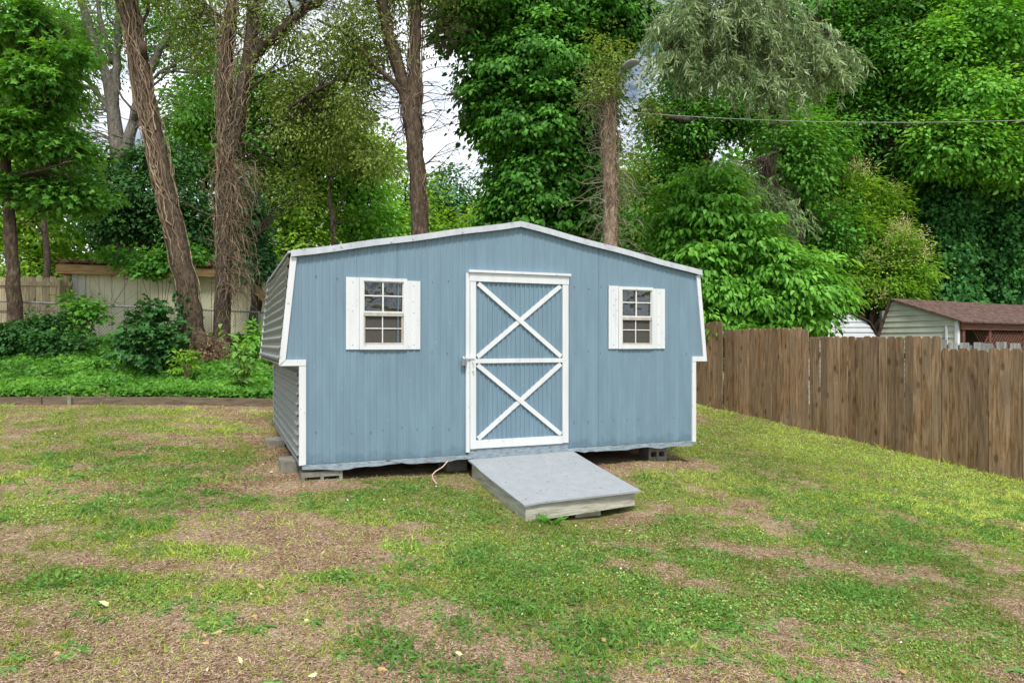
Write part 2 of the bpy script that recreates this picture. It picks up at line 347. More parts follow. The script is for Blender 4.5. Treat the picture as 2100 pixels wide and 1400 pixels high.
def green(x,y):
    """how grassy the lawn is, 0 bare .. 1 lush"""
    g=fbm(x*.9+3,y*1.15,11,4)*.36+fbm(x*2.6,y*3.6,21,4)*.64
    b=.02+.0*x
    b=b+.34*sm(.2,3.5,(x-2.2)*.6+(y-5.5)*.35)          # lush on the right and back
    b=b+.06*np.exp(-((x-.8)**2/3.5+(y-5.2)**2/1.6))
    b=b+.035-.22*sm(.3,-2.0,x)*sm(6.2,4.6,y)-.07*sm(4.3,3.2,y)
    b=b+.10*np.exp(-((x+3.4)**2/2.5+(y-7.4)**2/2.2))
    s=(x-SO[0])*SU[0]+(y-SO[1])*SU[1];v=(x-SO[0])*SV[0]+(y-SO[1])*SV[1]
    edge=np.maximum(np.maximum(-2.35-s,s-2.45),np.maximum(-v,v-3.75))
    b=b-.30*sm(.55,.05,edge)-.17*sm(1.5,.2,np.abs(s+3.1)+np.maximum(0,-v-.3))
    fd=(FP[0]-x)*.9+(FP[1]-y)*.435
    b=b-.14*sm(.5,.1,fd)*sm(10.5,12.5,y)-.25*sm(.9,.2,12-y)
    b=b-.22*np.exp(-((x-3.6)**2/.8+(y-9.8)**2/.3))-.2*sm(1.0,0,np.abs(x-1.9)+np.abs(y-8.1))
    b=b-.6*sm(12.0,12.2,y)*sm(.8,2.2,fd)
    g=g+.22*(fbm(x*8,y*9,131,2)-.5)
    return np.clip((g-.5)*2.4+.55+b*1.5,0,1)
def dens_axis(a,b,st,lo,hi):
    f=list(np.arange(a,b,st));l=[];q=st
    x=a
    while x>lo: q*=1.35;x-=q;l.append(x)
    r=[];q=st;x=b
    while x<hi: r.append(x);q*=1.35;x+=q
    return np.array(l[::-1]+f+r+[hi])
xs=dens_axis(-11,9,.075,-400,400);ys=dens_axis(1.5,18,.075,-60,500)
XX,YY=np.meshgrid(xs,ys);ZZ=gz(XX,YY)
nx,ny=len(xs),len(ys)
V=np.stack([XX,YY,ZZ],-1).reshape(-1,3)
i=np.arange(ny-1)[:,None]*nx;j=np.arange(nx-1)[None,:]
Fq=np.stack([i+j,i+j+1,i+nx+j+1,i+nx+j],-1).reshape(-1,4)
gg=green(XX,YY).ravel()
m,Nn_,Lk,b=mat('ground_soil')
a=Nn_.new("ShaderNodeAttribute");a.attribute_name="tint"
tc=Nn_.new("ShaderNodeTexCoord")
n1=Nn_.new("ShaderNodeTexNoise");n1.inputs["Scale"].default_value=1.7;n1.inputs["Detail"].default_value=9;n1.inputs["Roughness"].default_value=.68;Lk.new(tc.outputs["Object"],n1.inputs[0])
r1=ramp(Nn_,[(.34,(.14,.085,.055)),(.47,(.24,.165,.11)),(.58,(.32,.245,.175)),(.72,(.42,.35,.27))]);Lk.new(n1.outputs[0],r1.inputs[0])
n2=Nn_.new("ShaderNodeTexNoise");n2.inputs["Scale"].default_value=55;n2.inputs["Detail"].default_value=6;n2.inputs["Roughness"].default_value=.75;Lk.new(tc.outputs["Object"],n2.inputs[0])
r2=ramp(Nn_,[(.34,(.42,.38,.35)),(.5,(.98,.95,.91)),(.66,(1.55,1.52,1.46))]);Lk.new(n2.outputs[0],r2.inputs[0])
mu=Nn_.new("ShaderNodeMix");mu.data_type='RGBA';mu.blend_type='MULTIPLY';mu.inputs[0].default_value=1;Lk.new(r1.outputs[0],mu.inputs[6]);Lk.new(r2.outputs[0],mu.inputs[7])
n3=Nn_.new("ShaderNodeTexNoise");n3.inputs["Scale"].default_value=14;n3.inputs["Detail"].default_value=7;n3.inputs["Roughness"].default_value=.7;Lk.new(tc.outputs["Object"],n3.inputs[0])
r3=ramp(Nn_,[(.35,(.07,.085,.025)),(.5,(.16,.18,.05)),(.66,(.28,.27,.10))]);Lk.new(n3.outputs[0],r3.inputs[0])
ma=Nn_.new("ShaderNodeMath");ma.operation='MULTIPLY_ADD';Lk.new(n3.outputs[0],ma.inputs[0]);ma.inputs[1].default_value=.9;Lk.new(a.outputs["Fac"],ma.inputs[2])
r4=ramp(Nn_,[(.75,(0,0,0)),(1.15,(1,1,1))]);r4.color_ramp.elements[1].position=1.0
Lk.new(ma.outputs[0],r4.inputs[0])
m4=Nn_.new("ShaderNodeMix");m4.data_type='RGBA';Lk.new(r4.outputs[0],m4.inputs[0]);Lk.new(mu.outputs[2],m4.inputs[6]);Lk.new(r3.outputs[0],m4.inputs[7])
Lk.new(m4.outputs[2],b.inputs["Base Color"]);b.inputs["Roughness"].default_value=.95;b.inputs["Specular IOR Level"].default_value=.1
bp=Nn_.new("ShaderNodeBump");bp.inputs["Strength"].default_value=.8;bp.inputs["Distance"].default_value=.02;Lk.new(n2.outputs[0],bp.inputs["Height"]);Lk.new(bp.outputs[0],b.inputs["Normal"])
tag(raw_mesh('ground',V,np.full(len(Fq),4),Fq.ravel(),m,tint=gg,smooth=True),kind='structure')

def inshed(x,y,pad=0):
    s=(x-SO[0])*SU[0]+(y-SO[1])*SU[1];v=(x-SO[0])*SV[0]+(y-SO[1])*SV[1]
    a=(s>-2.3-pad)&(s<2.36+pad)&(v>.12-pad)&(v<3.8)
    r=(s>-.56)&(s<.68)&(v>-1.45)&(v<.2)
    return a|r
def sampleD(n,d0,d1,wd=.80,pad=.5):
    D=d0*(d1/d0)**rng.random(n);x=(rng.random(n)*2-1)*(wd*D+pad);return x,D
def lawn(n,d0,d1,f):
    global x_,y_
    x,y=sampleD(n,d0,d1);g=green(x,y);x_,y_=x,y
    fd=(FP[0]-x)*.9+(FP[1]-y)*.435
    k=(rng.random(n)<f(g))&~inshed(x,y)&(fd>.03)&((y<11.98)|(fd<2.2))
    return x[k],y[k],g[k]
# grass blades
x,y,g=lawn(680000,2.6,15,lambda g:np.clip((g-.12)*1.5,0.17,1)**1.25*(.25+1.1*(vn(x_*11,y_*12,88)>.42))*.62)
n=len(x);P=np.stack([x,y,gz(x,y)-.002],-1)
big=1+.05*np.maximum(0,y-4)
hue=fbm(x*.6,y*.6,40,3);
tone=np.clip(.36+.42*sm(2.6,5.5,x*.8+(y-5)*.25)+(hue-.5)*1.3+(rng.random(n)-.5)*.6,0,1)  # blades brighten towards the right, sunlight there painted into the tint
D=rdir(n,.62,.5);D[:,2]=np.abs(D[:,2])
Lb=(.018+.030*rng.random(n)+.028*(vn(x*5,y*5,77)>.6)*rng.random(n))*big
fdd=(FP[0]-x)*.9+(FP[1]-y)*.435;Lb=Lb*(1+1.3*(fdd<.10)*rng.random(n))
A=leafV(P,D,rdir(n),Lb,.0062*big*(.7+.6*rng.random(n)),'lance',.3)
tag(leaf_obj('lawn_grass',[(A,tone)],M['grass']),'short patchy green grass growing in tufts over the brown soil','grass',kind='stuff')
# clover and low weeds
x,y,g=lawn(370000,2.6,15,lambda g:np.clip((g-.42)*2.4,0,1)*.62)
kk=(fbm(x*1.7,y*1.7,61,3)>.44);x,y,g=x[kk],y[kk],g[kk]
n=len(x);P=np.stack([x,y,gz(x,y)+.004+.018*rng.random(n)],-1);big=1+.05*np.maximum(0,y-4)
tone=np.clip(.40+.3*sm(3,6.5,x*.8+(y-5)*.25)+(fbm(x*.8,y*.8,47,3)-.5)*1.2+(rng.random(n)-.5)*.6,0,1)  # same painted sunlight: clover tint rises towards the right
A=leafV(P,rdir(n,.0,.3),rdir(n,1.3,.6),(.011+.008*rng.random(n))*big,(.010+.006*rng.random(n))*big,'oval',.1)
tag(leaf_obj('clover_patches',[(A,tone)],M['clover']),'low round-leaved clover and weeds mixed through the lawn','clover',kind='stuff')
# straw
x,y,g=lawn(660000,2.6,14.9,lambda g:.34+.5*(g<.55))
n=len(x);P=np.stack([x,y,gz(x,y)+.003+.006*rng.random(n)],-1);big=1+.04*np.maximum(0,y-4)
A=leafV(P,rdir(n,.12,.15),rdir(n,1.5,.5),(.012+.03*rng.random(n)**2)*big,(.0022+.002*rng.random(n))*big,'lance',.1)
tag(leaf_obj('dry_straw_thatch',[(A,np.clip(rng.normal(.5,.28,n),0,1))],M['straw']),'pale dry grass clippings lying over the bare soil','dry grass',kind='stuff')
# brown litter (chips) denser by the shed and edging
x,y,g=lawn(170000,2.6,15,lambda g:.04+.28*(g<.22)+.5*(np.abs(x_+3.2)+np.abs(y_-7.5)<1.8))
n=len(x);P=np.stack([x,y,gz(x,y)+.003+.004*rng.random(n)],-1);big=1+.05*np.maximum(0,y-4)
A=leafV(P,rdir(n,.1,.2),rdir(n,1.2,.6),(.010+.02*rng.random(n))*big,(.006+.009*rng.random(n))*big,'rhomb',.15)
tag(leaf_obj('leaf_litter',[(A,rng.random(n))],M['duff']),'crumbled brown leaf litter and mulch on the bare soil','leaf litter',kind='stuff')
# rosette weeds
packs=[]
def rosette(x,y,sz,nl,shape='oval',wr=.32,lift=.35):
    th=np.linspace(0,2*np.pi,nl,endpoint=False)+rng.random(nl)*.7
    D=np.stack([np.cos(th),np.sin(th),lift*(.4+rng.random(nl))],-1)
    P=np.tile([x,y,float(gz(x,y))+.004],(nl,1))
    L=sz*(.6+.6*rng.random(nl))
    return leafV(P,D,np.tile([0,0,1.],(nl,1))+rdir(nl)*.2,L,L*wr,shape,.45)
wx,wy=sampleD(900,2.7,9);wg=green(wx,wy);ok=(wg>.30)&~inshed(wx,wy,.1)&(fbm(wx*.8,wy*.8,91)>.44)
for a_,b_ in zip(wx[ok],wy[ok]):
    c=rng.integers(1,5)
    for q in range(c):
        s=.035+.04*rng.random();A=rosette(a_+rng.normal()*.06,b_+rng.normal()*.06,s,rng.integers(7,14),rng.choice(['oval','lance']),.3)
        packs.append((A,np.clip(rng.normal(.6,.2,len(A)),0,1)))
for k in range(1500):   # leafy creeping tufts
    a_,b_=sampleD(1,2.75,8);a_=a_[0];b_=b_[0]
    if inshed(a_,b_,.15) or green(a_,b_)<.22+.5*(vn(a_*.7,b_*.7,19)<.6): continue
    m_=rng.integers(25,80);r=.05+.09*rng.random()
    px_=a_+rng.normal(size=m_)*r;py_=b_+rng.normal(size=m_)*r*.8
    P=np.stack([px_,py_,gz(px_,py_)+.004+.02*rng.random(m_)],-1)
    L=(.020+.022*rng.random(m_))*(.8+.7*rng.random())
    packs.append((leafV(P,rdir(m_,.45,.4),rdir(m_,1,.5),L,L*.36,'lance',.3),np.clip(rng.normal(.3+.4*rng.random(),.15,m_),0,1)))
tag(leaf_obj('lawn_weeds',packs,M['lf_poke']),'broad-leaved rosette weeds and creeping tufts dotted over the lawn','weeds',kind='stuff')
# fallen leaves
x,y=sampleD(300,2.8,11.5);k=~inshed(x,y);x,y=x[k],y[k];n=len(x)
P=np.stack([x,y,gz(x,y)+.012],-1)
L=.025+.032*rng.random(n)**2
tag(leaf_obj('fallen_leaves',[(leafV(P,rdir(n,.1,.2),rdir(n,1.1,.6),L,L*.5,'oval',.5),rng.random(n))],M['deadleaf']),'curled tan fallen leaves scattered over the lawn','fallen leaves',kind='stuff')
# white clover flowers
x,y,g=lawn(6000,3,11,lambda g:(g>.62)*.05);n=len(x)
P=np.stack([x,y,gz(x,y)+.03],-1)
m,Nd,Lk,b=mat('clover_flower');b.inputs["Base Color"].default_value=(.75,.75,.68,1)
tag(leaf_obj('clover_flowers',[(leafV(P,rdir(n),rdir(n,1,.5),.014,.014,'oval',.1),rng.random(n))],m),'tiny white clover flowers in the greener grass','flowers',kind='stuff')
# ivy bank
n=150000
x=-11.5+13*rng.random(n);y=12.15+6.0*rng.random(n)**1.15
c=fbm(x*1.5,y*1.5,71,3);keep=(fbm(x*2.4,y*3.1,73,3)>.33);x,y,c=x[keep],y[keep],c[keep];n=len(x)
P=np.stack([x,y,gz(x,y)+.02+.16*rng.random(n)*(.35+c)],-1)
L=.045+.045*rng.random(n)
A=leafV(P,rdir(n,-.1,.4)+np.array([0,-.45,-.1]),rdir(n,.9,.5)+np.array([0,-.25,0]),L,L*.85,'lobe',.25)
tag(leaf_obj('ivy_ground_cover',[(A,np.clip(.25+(c-.5)*1.1+rng.random(n)*.65-.18*sm(12,17,y),0,1))],M['lf_mid']),'low bright green ivy covering the bank behind the edging timber','ground cover',kind='stuff')

# ------------------------------------------------------------------ edging timbers
tx=[-14,-8.02,-2.95,1.6]
lab=['long weathered edging timber at the far left, in front of the ivy bank','weathered edging timber between the joint stake and the shed, below the ivy bank','weathered edging timber running on behind the shed']
for k in range(3):
    x0,x1=tx[k],tx[k+1]-.02;zc0=float(gbase(x0,12.05));zc1=float(gbase(x1,12.05))
    t=thing('edging_timber',(x0,12.05,zc0),lab[k],'edging timber',group='edging timbers along the foot of the ivy bank')
    mb=MB();nn=14
    X=np.linspace(x0,x1,nn)
    for q in range(nn-1):
        a0,a1=X[q],X[q+1];w0=float(gbase(a0,12.05))+.004*math.sin(a0*3);w1=float(gbase(a1,12.05))+.004*math.sin(a1*3)
        mb.hexa([(a0,11.99,w0-.1),(a1,11.99,w1-.1),(a1,12.12,w1-.1),(a0,12.12,w0-.1)],[(a0,11.995,w0+.13),(a1,11.995,w1+.13),(a1,12.12,w1+.13),(a0,12.12,w0+.13)])
    mb.build('timber',M['timber'],t,(x0,12.05,zc0))
p=at(143,822,11.96);mb=MB();mb.box(-.03,.03,-.02,.02,-.2,.07)
o=mb.build('stake',M['concrete']);o.location=p;tag(o,'short pale stake at the joint of the two edging timbers','stake')

# ------------------------------------------------------------------ shed
BZ=.5
shed=thing('garden_shed',(SO[0],SO[1],BZ),'blue metal garden shed with white trim, barn-style flared sides and a braced white door','shed',rz=math.atan2(.380,.925))
DEP=3.7
def ztop(s):  # underside of roof line
    s=np.asarray(s,float)
    return np.where(s<.028,1.985+(s+2.34)/(2.368)*(2.455-1.985),1.985+(2.389-s)/(2.361)*(2.455-1.985))
def lslant(z): return -2.34-(2.03-z)/(2.03-.985)*.100
def rslant(z): return 2.389+(2.03-z)/(2.03-.985)*.096
holes=[(-1.654,-1.25,1.15,1.785),(1.304,1.708,1.149,1.787),(-.545,.607,-.1,1.83)]
def corr(mb,s0,s1,z0f,z1f,pitch,dep,y,holes=(),m=0,ph=0):
    """vertical-ribbed sheet, ribs as real folds"""
    prof=[(0,0),(.55,0),(.67,-dep),(.88,-dep)]
    ss=[];yy=[]
    k=math.floor(s0/pitch)-1
    while k*pitch<s1+pitch:
        for u,d in prof: ss.append((k+u)*pitch);yy.append(y+d)
        k+=1
    ss=np.array(ss);yy=np.array(yy)
    cuts=[s0,s1]+[h for H in holes for h in H[:2]]+[.028]
    grid=np.unique(np.concatenate([ss[(ss>s0)&(ss<s1)],[c for c in cuts if s0<=c<=s1]]))
    gy=np.interp(grid,ss,yy)
    for a,b,ya,yb in zip(grid[:-1],grid[1:],gy[:-1],gy[1:]):
        if b-a<1e-6: continue
        mid=(a+b)/2;segs=[((z0f(a),z0f(b)),(z1f(a),z1f(b)))]
        for H in holes:
            if H[0]<mid<H[1]:
                segs=[((z0f(a),z0f(b)),(H[2],H[2])),((H[3],H[3]),(z1f(a),z1f(b)))]
                if H[2]<0: segs=segs[1:]
        for (p0,p1),(q0,q1) in segs:
            if q0-p0<1e-4 and q1-p1<1e-4: continue
            mb.add([(a,ya,p0),(b,yb,p1),(b,yb,q1),(a,ya,q0)],[(0,1,2,3)],m=m)
mb=MB()
corr(mb,-2.262,2.326,lambda s:0.0,lambda s:float(ztop(s)),.066,.0055,0,holes)
# flared parts
corr(mb,-2.435,-2.262,lambda s:.965,lambda s:float(min(ztop(s),2.03-(-2.34-s)/.100*1.045)) if s<-2.34 else float(ztop(s)),.066,.0055,0)
corr(mb,2.326,2.480,lambda s:.965,lambda s:float(min(ztop(s),2.03-(s-2.389)/.096*1.045)) if s>2.389 else float(ztop(s)),.066,.0055,0)
# screw heads in rows (pressed into the wall)
for zr in (1.06,1.80,.28):
    for s in np.arange(-2.1,2.3,.165):
        if any(h[0]-.2<s<h[1]+.2 for h in holes[:2]) and zr>1: continue
        if -.62<s<.65: continue
        if rng.random()<.3: continue
        s_=s+rng.normal()*.01;z_=zr+rng.normal()*.012
        mb.tube([(s_,-.005,z_),(s_,-.010,z_)],.0055,6,m=1)
M['screw']=noisy('screw_head',[(.3,(.05,.06,.07)),(.7,(.12,.13,.15))],scale=20,rough=.5,bump=0)
for s_ in (-1.305,.985,1.01):
    z1_=float(ztop(s_))
    for za_,zb_ in (((0,z1_),) if not 1.304<s_<1.708 else ()): mb.box(s_-.003,s_+.003,-.0065,-.0005,.005,z1_-.005)
mb.build('front_wall',[M['blue'],M['screw']],shed)
# side walls: horizontally ribbed sheets
def side(name,prof,flip,mat_,y0=.02,y1=DEP,ribs=.098,amp=.021,dents=0):
    """prof: list of (s,z) polyline from top to bottom; ribbed along its length"""
    P=[];prof=np.array(prof);seg=np.linalg.norm(np.diff(prof,axis=0),axis=1);tot=seg.sum()
    nn=int(tot/ribs*8);u=np.linspace(0,tot,nn);cs=np.concatenate([[0],np.cumsum(seg)])
    s=np.interp(u,cs,prof[:,0]);z=np.interp(u,cs,prof[:,1])
    dir_=nrm(np.array([prof[-1]-prof[0]]))[0];nor=np.array([dir_[1],-dir_[0]])*flip
    ys_=np.linspace(y0,y1,26);U,Y=np.meshgrid(u,ys_)
    off=amp*np.sin(U/ribs*2*np.pi)+(.006*(fbm(U*3,Y*1.2,9)-.5)*2 if not dents else dents*(fbm(U*2.2,Y*1.6,9)-.5)*2*sm(.7,0,U))
    S=np.interp(U,cs,prof[:,0])+nor[0]*off;Z=np.interp(U,cs,prof[:,1])+nor[1]*off
    V=np.stack([S,Y,Z],-1).reshape(-1,3);i=np.arange(25)[:,None]*nn;j=np.arange(nn-1)[None,:]
    Fq=np.stack([i+j,i+j+1,i+nn+j+1,i+nn+j],-1).reshape(-1,4)
    return raw_mesh(name,V,np.full(len(Fq),4),Fq.ravel(),mat_,shed,smooth=True)
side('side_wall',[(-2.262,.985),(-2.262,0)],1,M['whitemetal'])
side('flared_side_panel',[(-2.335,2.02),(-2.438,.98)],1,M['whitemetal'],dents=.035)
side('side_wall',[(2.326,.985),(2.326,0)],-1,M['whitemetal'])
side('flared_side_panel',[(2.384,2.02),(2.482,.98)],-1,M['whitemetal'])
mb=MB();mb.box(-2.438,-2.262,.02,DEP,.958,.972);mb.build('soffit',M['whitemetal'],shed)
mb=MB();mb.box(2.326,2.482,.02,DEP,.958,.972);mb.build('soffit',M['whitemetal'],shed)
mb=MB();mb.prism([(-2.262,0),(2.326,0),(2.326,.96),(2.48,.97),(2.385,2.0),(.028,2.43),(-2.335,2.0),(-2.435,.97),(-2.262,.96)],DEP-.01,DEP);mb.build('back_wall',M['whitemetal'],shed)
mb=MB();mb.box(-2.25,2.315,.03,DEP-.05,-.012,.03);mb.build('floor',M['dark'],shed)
# roof: two sheets with thickness
mb=MB()
for (a,b_) in (((-2.37,2.035),(.028,2.475)),((.028,2.475),(2.42,2.035))):
    n_=30
    for q in range(n_):
        y0=-.03+q*(DEP+.06)/n_;y1=y0+(DEP+.06)/n_
        mb.hexa([(a[0],y0,a[1]-.012),(b_[0],y0,b_[1]-.012),(b_[0],y1,b_[1]-.012),(a[0],y1,a[1]-.012)],[(a[0],y0,a[1]),(b_[0],y0,b_[1]),(b_[0],y1,b_[1]),(a[0],y1,a[1])]) if q%2 else mb.hexa([(a[0],y0,a[1]-.012),(b_[0],y0,b_[1]-.012),(b_[0],y1,b_[1]-.012),(a[0],y1,a[1]-.012)],[(a[0],y0,a[1]+.006),(b_[0],y0,b_[1]+.006),(b_[0],y1,b_[1]+.006),(a[0],y1,a[1]+.006)])
mb.build('roof',M['trimmetal'],shed)
# rake trim along the front eaves
def strip(mb,pts,y0,y1,wd,lower=True):
    """flat band below the polyline pts (s,z)"""
    for (a,b_) in zip(pts[:-1],pts[1:]):
        mb.hexa([(a[0],y0,a[1]-wd),(b_[0],y0,b_[1]-wd),(b_[0],y1,b_[1]-wd),(a[0],y1,a[1]-wd)],[(a[0],y0,a[1]),(b_[0],y0,b_[1]),(b_[0],y1,b_[1]),(a[0],y1,a[1])])
mb=MB();jl=[(s,float(2.048+(s+2.34)/2.368*.435)+.004*math.sin(s*7)) for s in np.linspace(-2.345,.028,13)]
strip(mb,jl,-.050,-.032,.062);mb.build('rake_trim',M['trimmetal'],shed)
mb=MB();jr=[(s,float(2.048+(2.389-s)/2.361*.435)+.004*math.sin(s*6)) for s in np.linspace(.030,2.405,13)]
strip(mb,jr,-.050,-.032,.062);mb.build('rake_trim',M['trimmetal'],shed)
# narrow drip below the trim (joins wall)
# white corner trims
def quadbox(mb,poly,y0,y1): mb.prism(poly,y0,y1)
mb=MB();quadbox(mb,[(-2.452,.957),(-2.392,1.008),(-2.290,1.985),(-2.345,2.0)],-.022,.03);mb.build('corner_trim',M['white'],shed)
mb=MB();quadbox(mb,[(-2.448,.951),(-2.204,.951),(-2.204,1.009),(-2.385,1.009)],-.026,.0);mb.build('shelf_trim',M['white'],shed)
mb=MB();quadbox(mb,[(-2.268,-.005),(-2.204,.0),(-2.204,.950),(-2.268,.950)],-.022,.03);mb.build('corner_trim',M['white'],shed)
mb=MB();quadbox(mb,[(2.340,1.985),(2.392,2.0),(2.495,.957),(2.440,1.008)][::-1],-.022,.03);mb.build('corner_trim',M['white'],shed)
mb=MB();quadbox(mb,[(2.278,.951),(2.497,.951),(2.437,1.009),(2.278,1.009)],-.026,.0);mb.build('shelf_trim',M['white'],shed)
mb=MB();quadbox(mb,[(2.278,-.015),(2.334,-.02),(2.334,.950),(2.278,.950)],-.022,.03);mb.build('corner_trim',M['white'],shed)
# thin white lip on the far ends of the left side
mb=MB();mb.box(-2.272,-2.25,DEP,DEP+.02,0,.96);mb.beam((-2.345,DEP+.01,2.02),(-2.448,DEP+.01,.96),.02,.02);mb.build('rear_corner_trim',M['white'],shed)
# skid beam, ragged lower edge
mb=MB();X=np.linspace(-2.24,2.30,90)
for a,b_ in zip(X[:-1],X[1:]):
    za=-.030-.055*float(fbm(a*6+9,0,3,4));zb=-.030-.055*float(fbm(b_*6+9,0,3,4))
    yo=-.012-.010*float(vn(a*5,1.,8));mb.hexa([(a,yo,za),(b_,yo,zb),(b_,.04,zb),(a,.04,za)],[(a,-.012,-.004),(b_,-.012,-.004),(b_,.04,-.004),(a,.04,-.004)])
mb.build('skid_beam',M['wood_blue'],shed)
mb=MB();mb.box(-.56,.606,-.018,.0,-.045,.064);mb.build('door_sill',M['wood_blue'],shed)
mb=MB()
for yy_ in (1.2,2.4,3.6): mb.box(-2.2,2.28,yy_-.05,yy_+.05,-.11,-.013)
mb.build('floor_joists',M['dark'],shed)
# door ---------------------------------------------------------------
mb=MB();corr(mb,-.50,.56,lambda s:.07,lambda s:1.82,.0535,.011,-.010);door=mb.build('door',M['blue'],shed)
def part(name,mat_,boxes,par,beams=()):
    mb=MB()
    for b_ in boxes: mb.box(*b_)
    for b_ in beams: mb.beam(*b_)
    return mb.build(name,mat_,par)
part('jamb_trim',M['white'],[(-.588,-.549,-.030,.0,.025,1.905)],shed)
part('door_header',M['white'],[(-.549,.612,-.040,.0,1.818,1.908)],shed)
part('drip_cap',M['white'],[(-.565,.628,-.062,.0,1.910,1.936)],shed)
part('stile',M['white'],[(-.545,-.481,-.036,-.006,.058,1.816)],door)
part('stile',M['white'],[(.534,.606,-.036,-.006,.066,1.816)],door)
part('bottom_rail',M['white'],[(-.480,.533,-.034,-.006,.060,.146)],door)
part('middle_rail',M['white'],[(-.480,.533,-.034,-.006,.957,1.003)],door)
def brace(p,q,y):
    mb=MB();a=np.array([p[0],y,p[1]]);b_=np.array([q[0],y,q[1]]);d=nrm(b_-a);u=np.array([-d[2],0,d[0]])*.0235;yv=np.array([0,.010,0])
    mb.hexa([a-u-yv,a+u-yv,a+u+yv,a-u+yv],[b_-u-yv,b_+u-yv,b_+u+yv,b_-u+yv]);mb.build('brace',M['white'],door)
brace((-.455,1.795),(.515,1.022),-.0285);brace((-.462,1.022),(.512,1.80),-.0215)
brace((-.462,.938),(.515,.162),-.0285);brace((-.455,.160),(.515,.938),-.0215)
mb=MB();mb.box(-.625,-.500,-.052,-.037,1.004,1.030);hs=mb.build('hasp',M['white'],door)
mb=MB();mb.tube([(-.517,-.036,.975),(-.517,-.062,.97),(-.517,-.064,.88),(-.517,-.036,.875)],.007,6);mb.build('handle',M['white'],door)
for zz in (1.60,.42):
    mb=MB();mb.box(.612,.626,-.014,-.004,zz-.05,zz+.05);mb.tube([(.619,-.017,zz-.055),(.619,-.017,zz+.055)],.006,8);mb.build('hinge',M['blue'],door)
# windows
def glassmat():
    m,N,Lk,b=mat('window_glass')
    tr=N.new("ShaderNodeBsdfTransparent");tr.inputs[0].default_value=(.35,.38,.38,1)
    gl=N.new("ShaderNodeBsdfGlossy");gl.inputs["Roughness"].default_value=.04;gl.inputs[0].default_value=(.9,.95,1,1)
    tcn=N.new("ShaderNodeTexCoord");nz=N.new("ShaderNodeTexNoise");nz.inputs["Scale"].default_value=5;Lk.new(tcn.outputs["Object"],nz.inputs[0])
    bp=N.new("ShaderNodeBump");bp.inputs["Strength"].default_value=.7;bp.inputs["Distance"].default_value=.06;Lk.new(nz.outputs[0],bp.inputs["Height"]);Lk.new(bp.outputs[0],gl.inputs["Normal"])
    mm=N.new("ShaderNodeMixShader");mm.inputs[0].default_value=.10
    Lk.new(tr.outputs[0],mm.inputs[1]);Lk.new(gl.outputs[0],mm.inputs[2])
    df=N.new("ShaderNodeBsdfDiffuse");df.inputs[0].default_value=(.25,.26,.25,1)
    nz2=N.new("ShaderNodeTexNoise");nz2.inputs["Scale"].default_value=11;nz2.inputs["Detail"].default_value=6;Lk.new(tcn.outputs["Object"],nz2.inputs[0])
    rr=ramp(N,[(.45,(.02,.02,.02)),(.8,(.22,.22,.22))]);Lk.new(nz2.outputs[0],rr.inputs[0])
    m3=N.new("ShaderNodeMixShader");Lk.new(rr.outputs[0],m3.inputs[0]);Lk.new(mm.outputs[0],m3.inputs[1]);Lk.new(df.outputs[0],m3.inputs[2])
    Lk.new(m3.outputs[0],N["Material Output"].inputs[0]);return m
def screenmat():
    m,N,Lk,b=mat('insect_screen');b.inputs["Base Color"].default_value=(.095,.088,.078,1);b.inputs["Roughness"].default_value=.8
    tr=N.new("ShaderNodeBsdfTransparent");mm=N.new("ShaderNodeMixShader");mm.inputs[0].default_value=.62
    Lk.new(tr.outputs[0],mm.inputs[1]);Lk.new(b.outputs[0],mm.inputs[2]);Lk.new(mm.outputs[0],N["Material Output"].inputs[0]);return m
M['glass']=glassmat();M['screen']=screenmat()
def window(s0,s1,z0,z1,L0,R1,fl,fr,zm,sm_,zu,zl,ztl,ztr,lab_):
    """opening s0..s1,z0..z1; shutters from L0 to fl and fr to R1"""
    wn=part('window',M['white'],[(fl,s0,-.026,.03,z0-.046,z1+.032),(s1,fr,-.026,.03,z0-.046,z1+.032),(s0,s1,-.026,.03,z1,z1+.032),(s0,s1,-.030,.03,z0-.046,z0)],shed)
    wn['label']=lab_
    for (a,b_,zt) in ((L0,fl-.002,ztl),(fr+.002,R1,ztr)):
        mb=MB();mb.box(a,b_,-.018,-.006,z0-.045,zt)
        for q in (.30,.72): 
            c=a+(b_-a)*q;mb.box(c-.006,c+.006,-.022,-.0185,z0-.044,zt-.001)
        for zz in (zt-.05,(z0+zt)/2,z0): mb.tube([(a+(b_-a)*.5,-.018,zz),(a+(b_-a)*.5,-.0225,zz)],.004,6,m=1)
        mb.build('shutter',[M['white'],M['screw']],wn)
    e=.010
    part('upper_sash',M['muntin'],[(s0,s0+e,-.012,.012,zm,z1),(s1-e,s1,-.012,.012,zm,z1),(s0+e,s1-e,-.012,.012,z1-e,z1),(s0+e,s1-e,-.014,.012,zm,zm+.016),
        (sm_-.007,sm_+.007,-.012,.006,zm+.016,z1-e),(s0+e,sm_-.007,-.010,.006,zu-.006,zu+.006),(sm_+.007,s1-e,-.010,.006,zu-.006,zu+.006)],wn)
    part('lower_sash',M['alu'],[(s0,s0+.018,-.008,.012,z0,zm-.032),(s1-.020,s1,-.008,.012,z0,zm-.032),(s0,s1,-.016,.012,zm-.032,zm-.002),(s0+.018,s1-.020,-.008,.012,z0,z0+.022)],wn)
    part('muntin_grid',M['muntin'],[(sm_-.008,sm_+.002,-.004,.006,z0+.022,zm-.032),(s0+.018,sm_-.008,-.003,.006,zl-.005,zl+.005),(sm_+.002,s1-.020,-.003,.006,zl-.005,zl+.005)],wn)
    part('glass_pane',M['glass'],[(s0+e,s1-e,.007,.010,zm+.016,z1-e)],wn)
    part('screen',M['screen'],[(s0+.018,s1-.020,.007,.009,z0+.022,zm-.032)],wn)
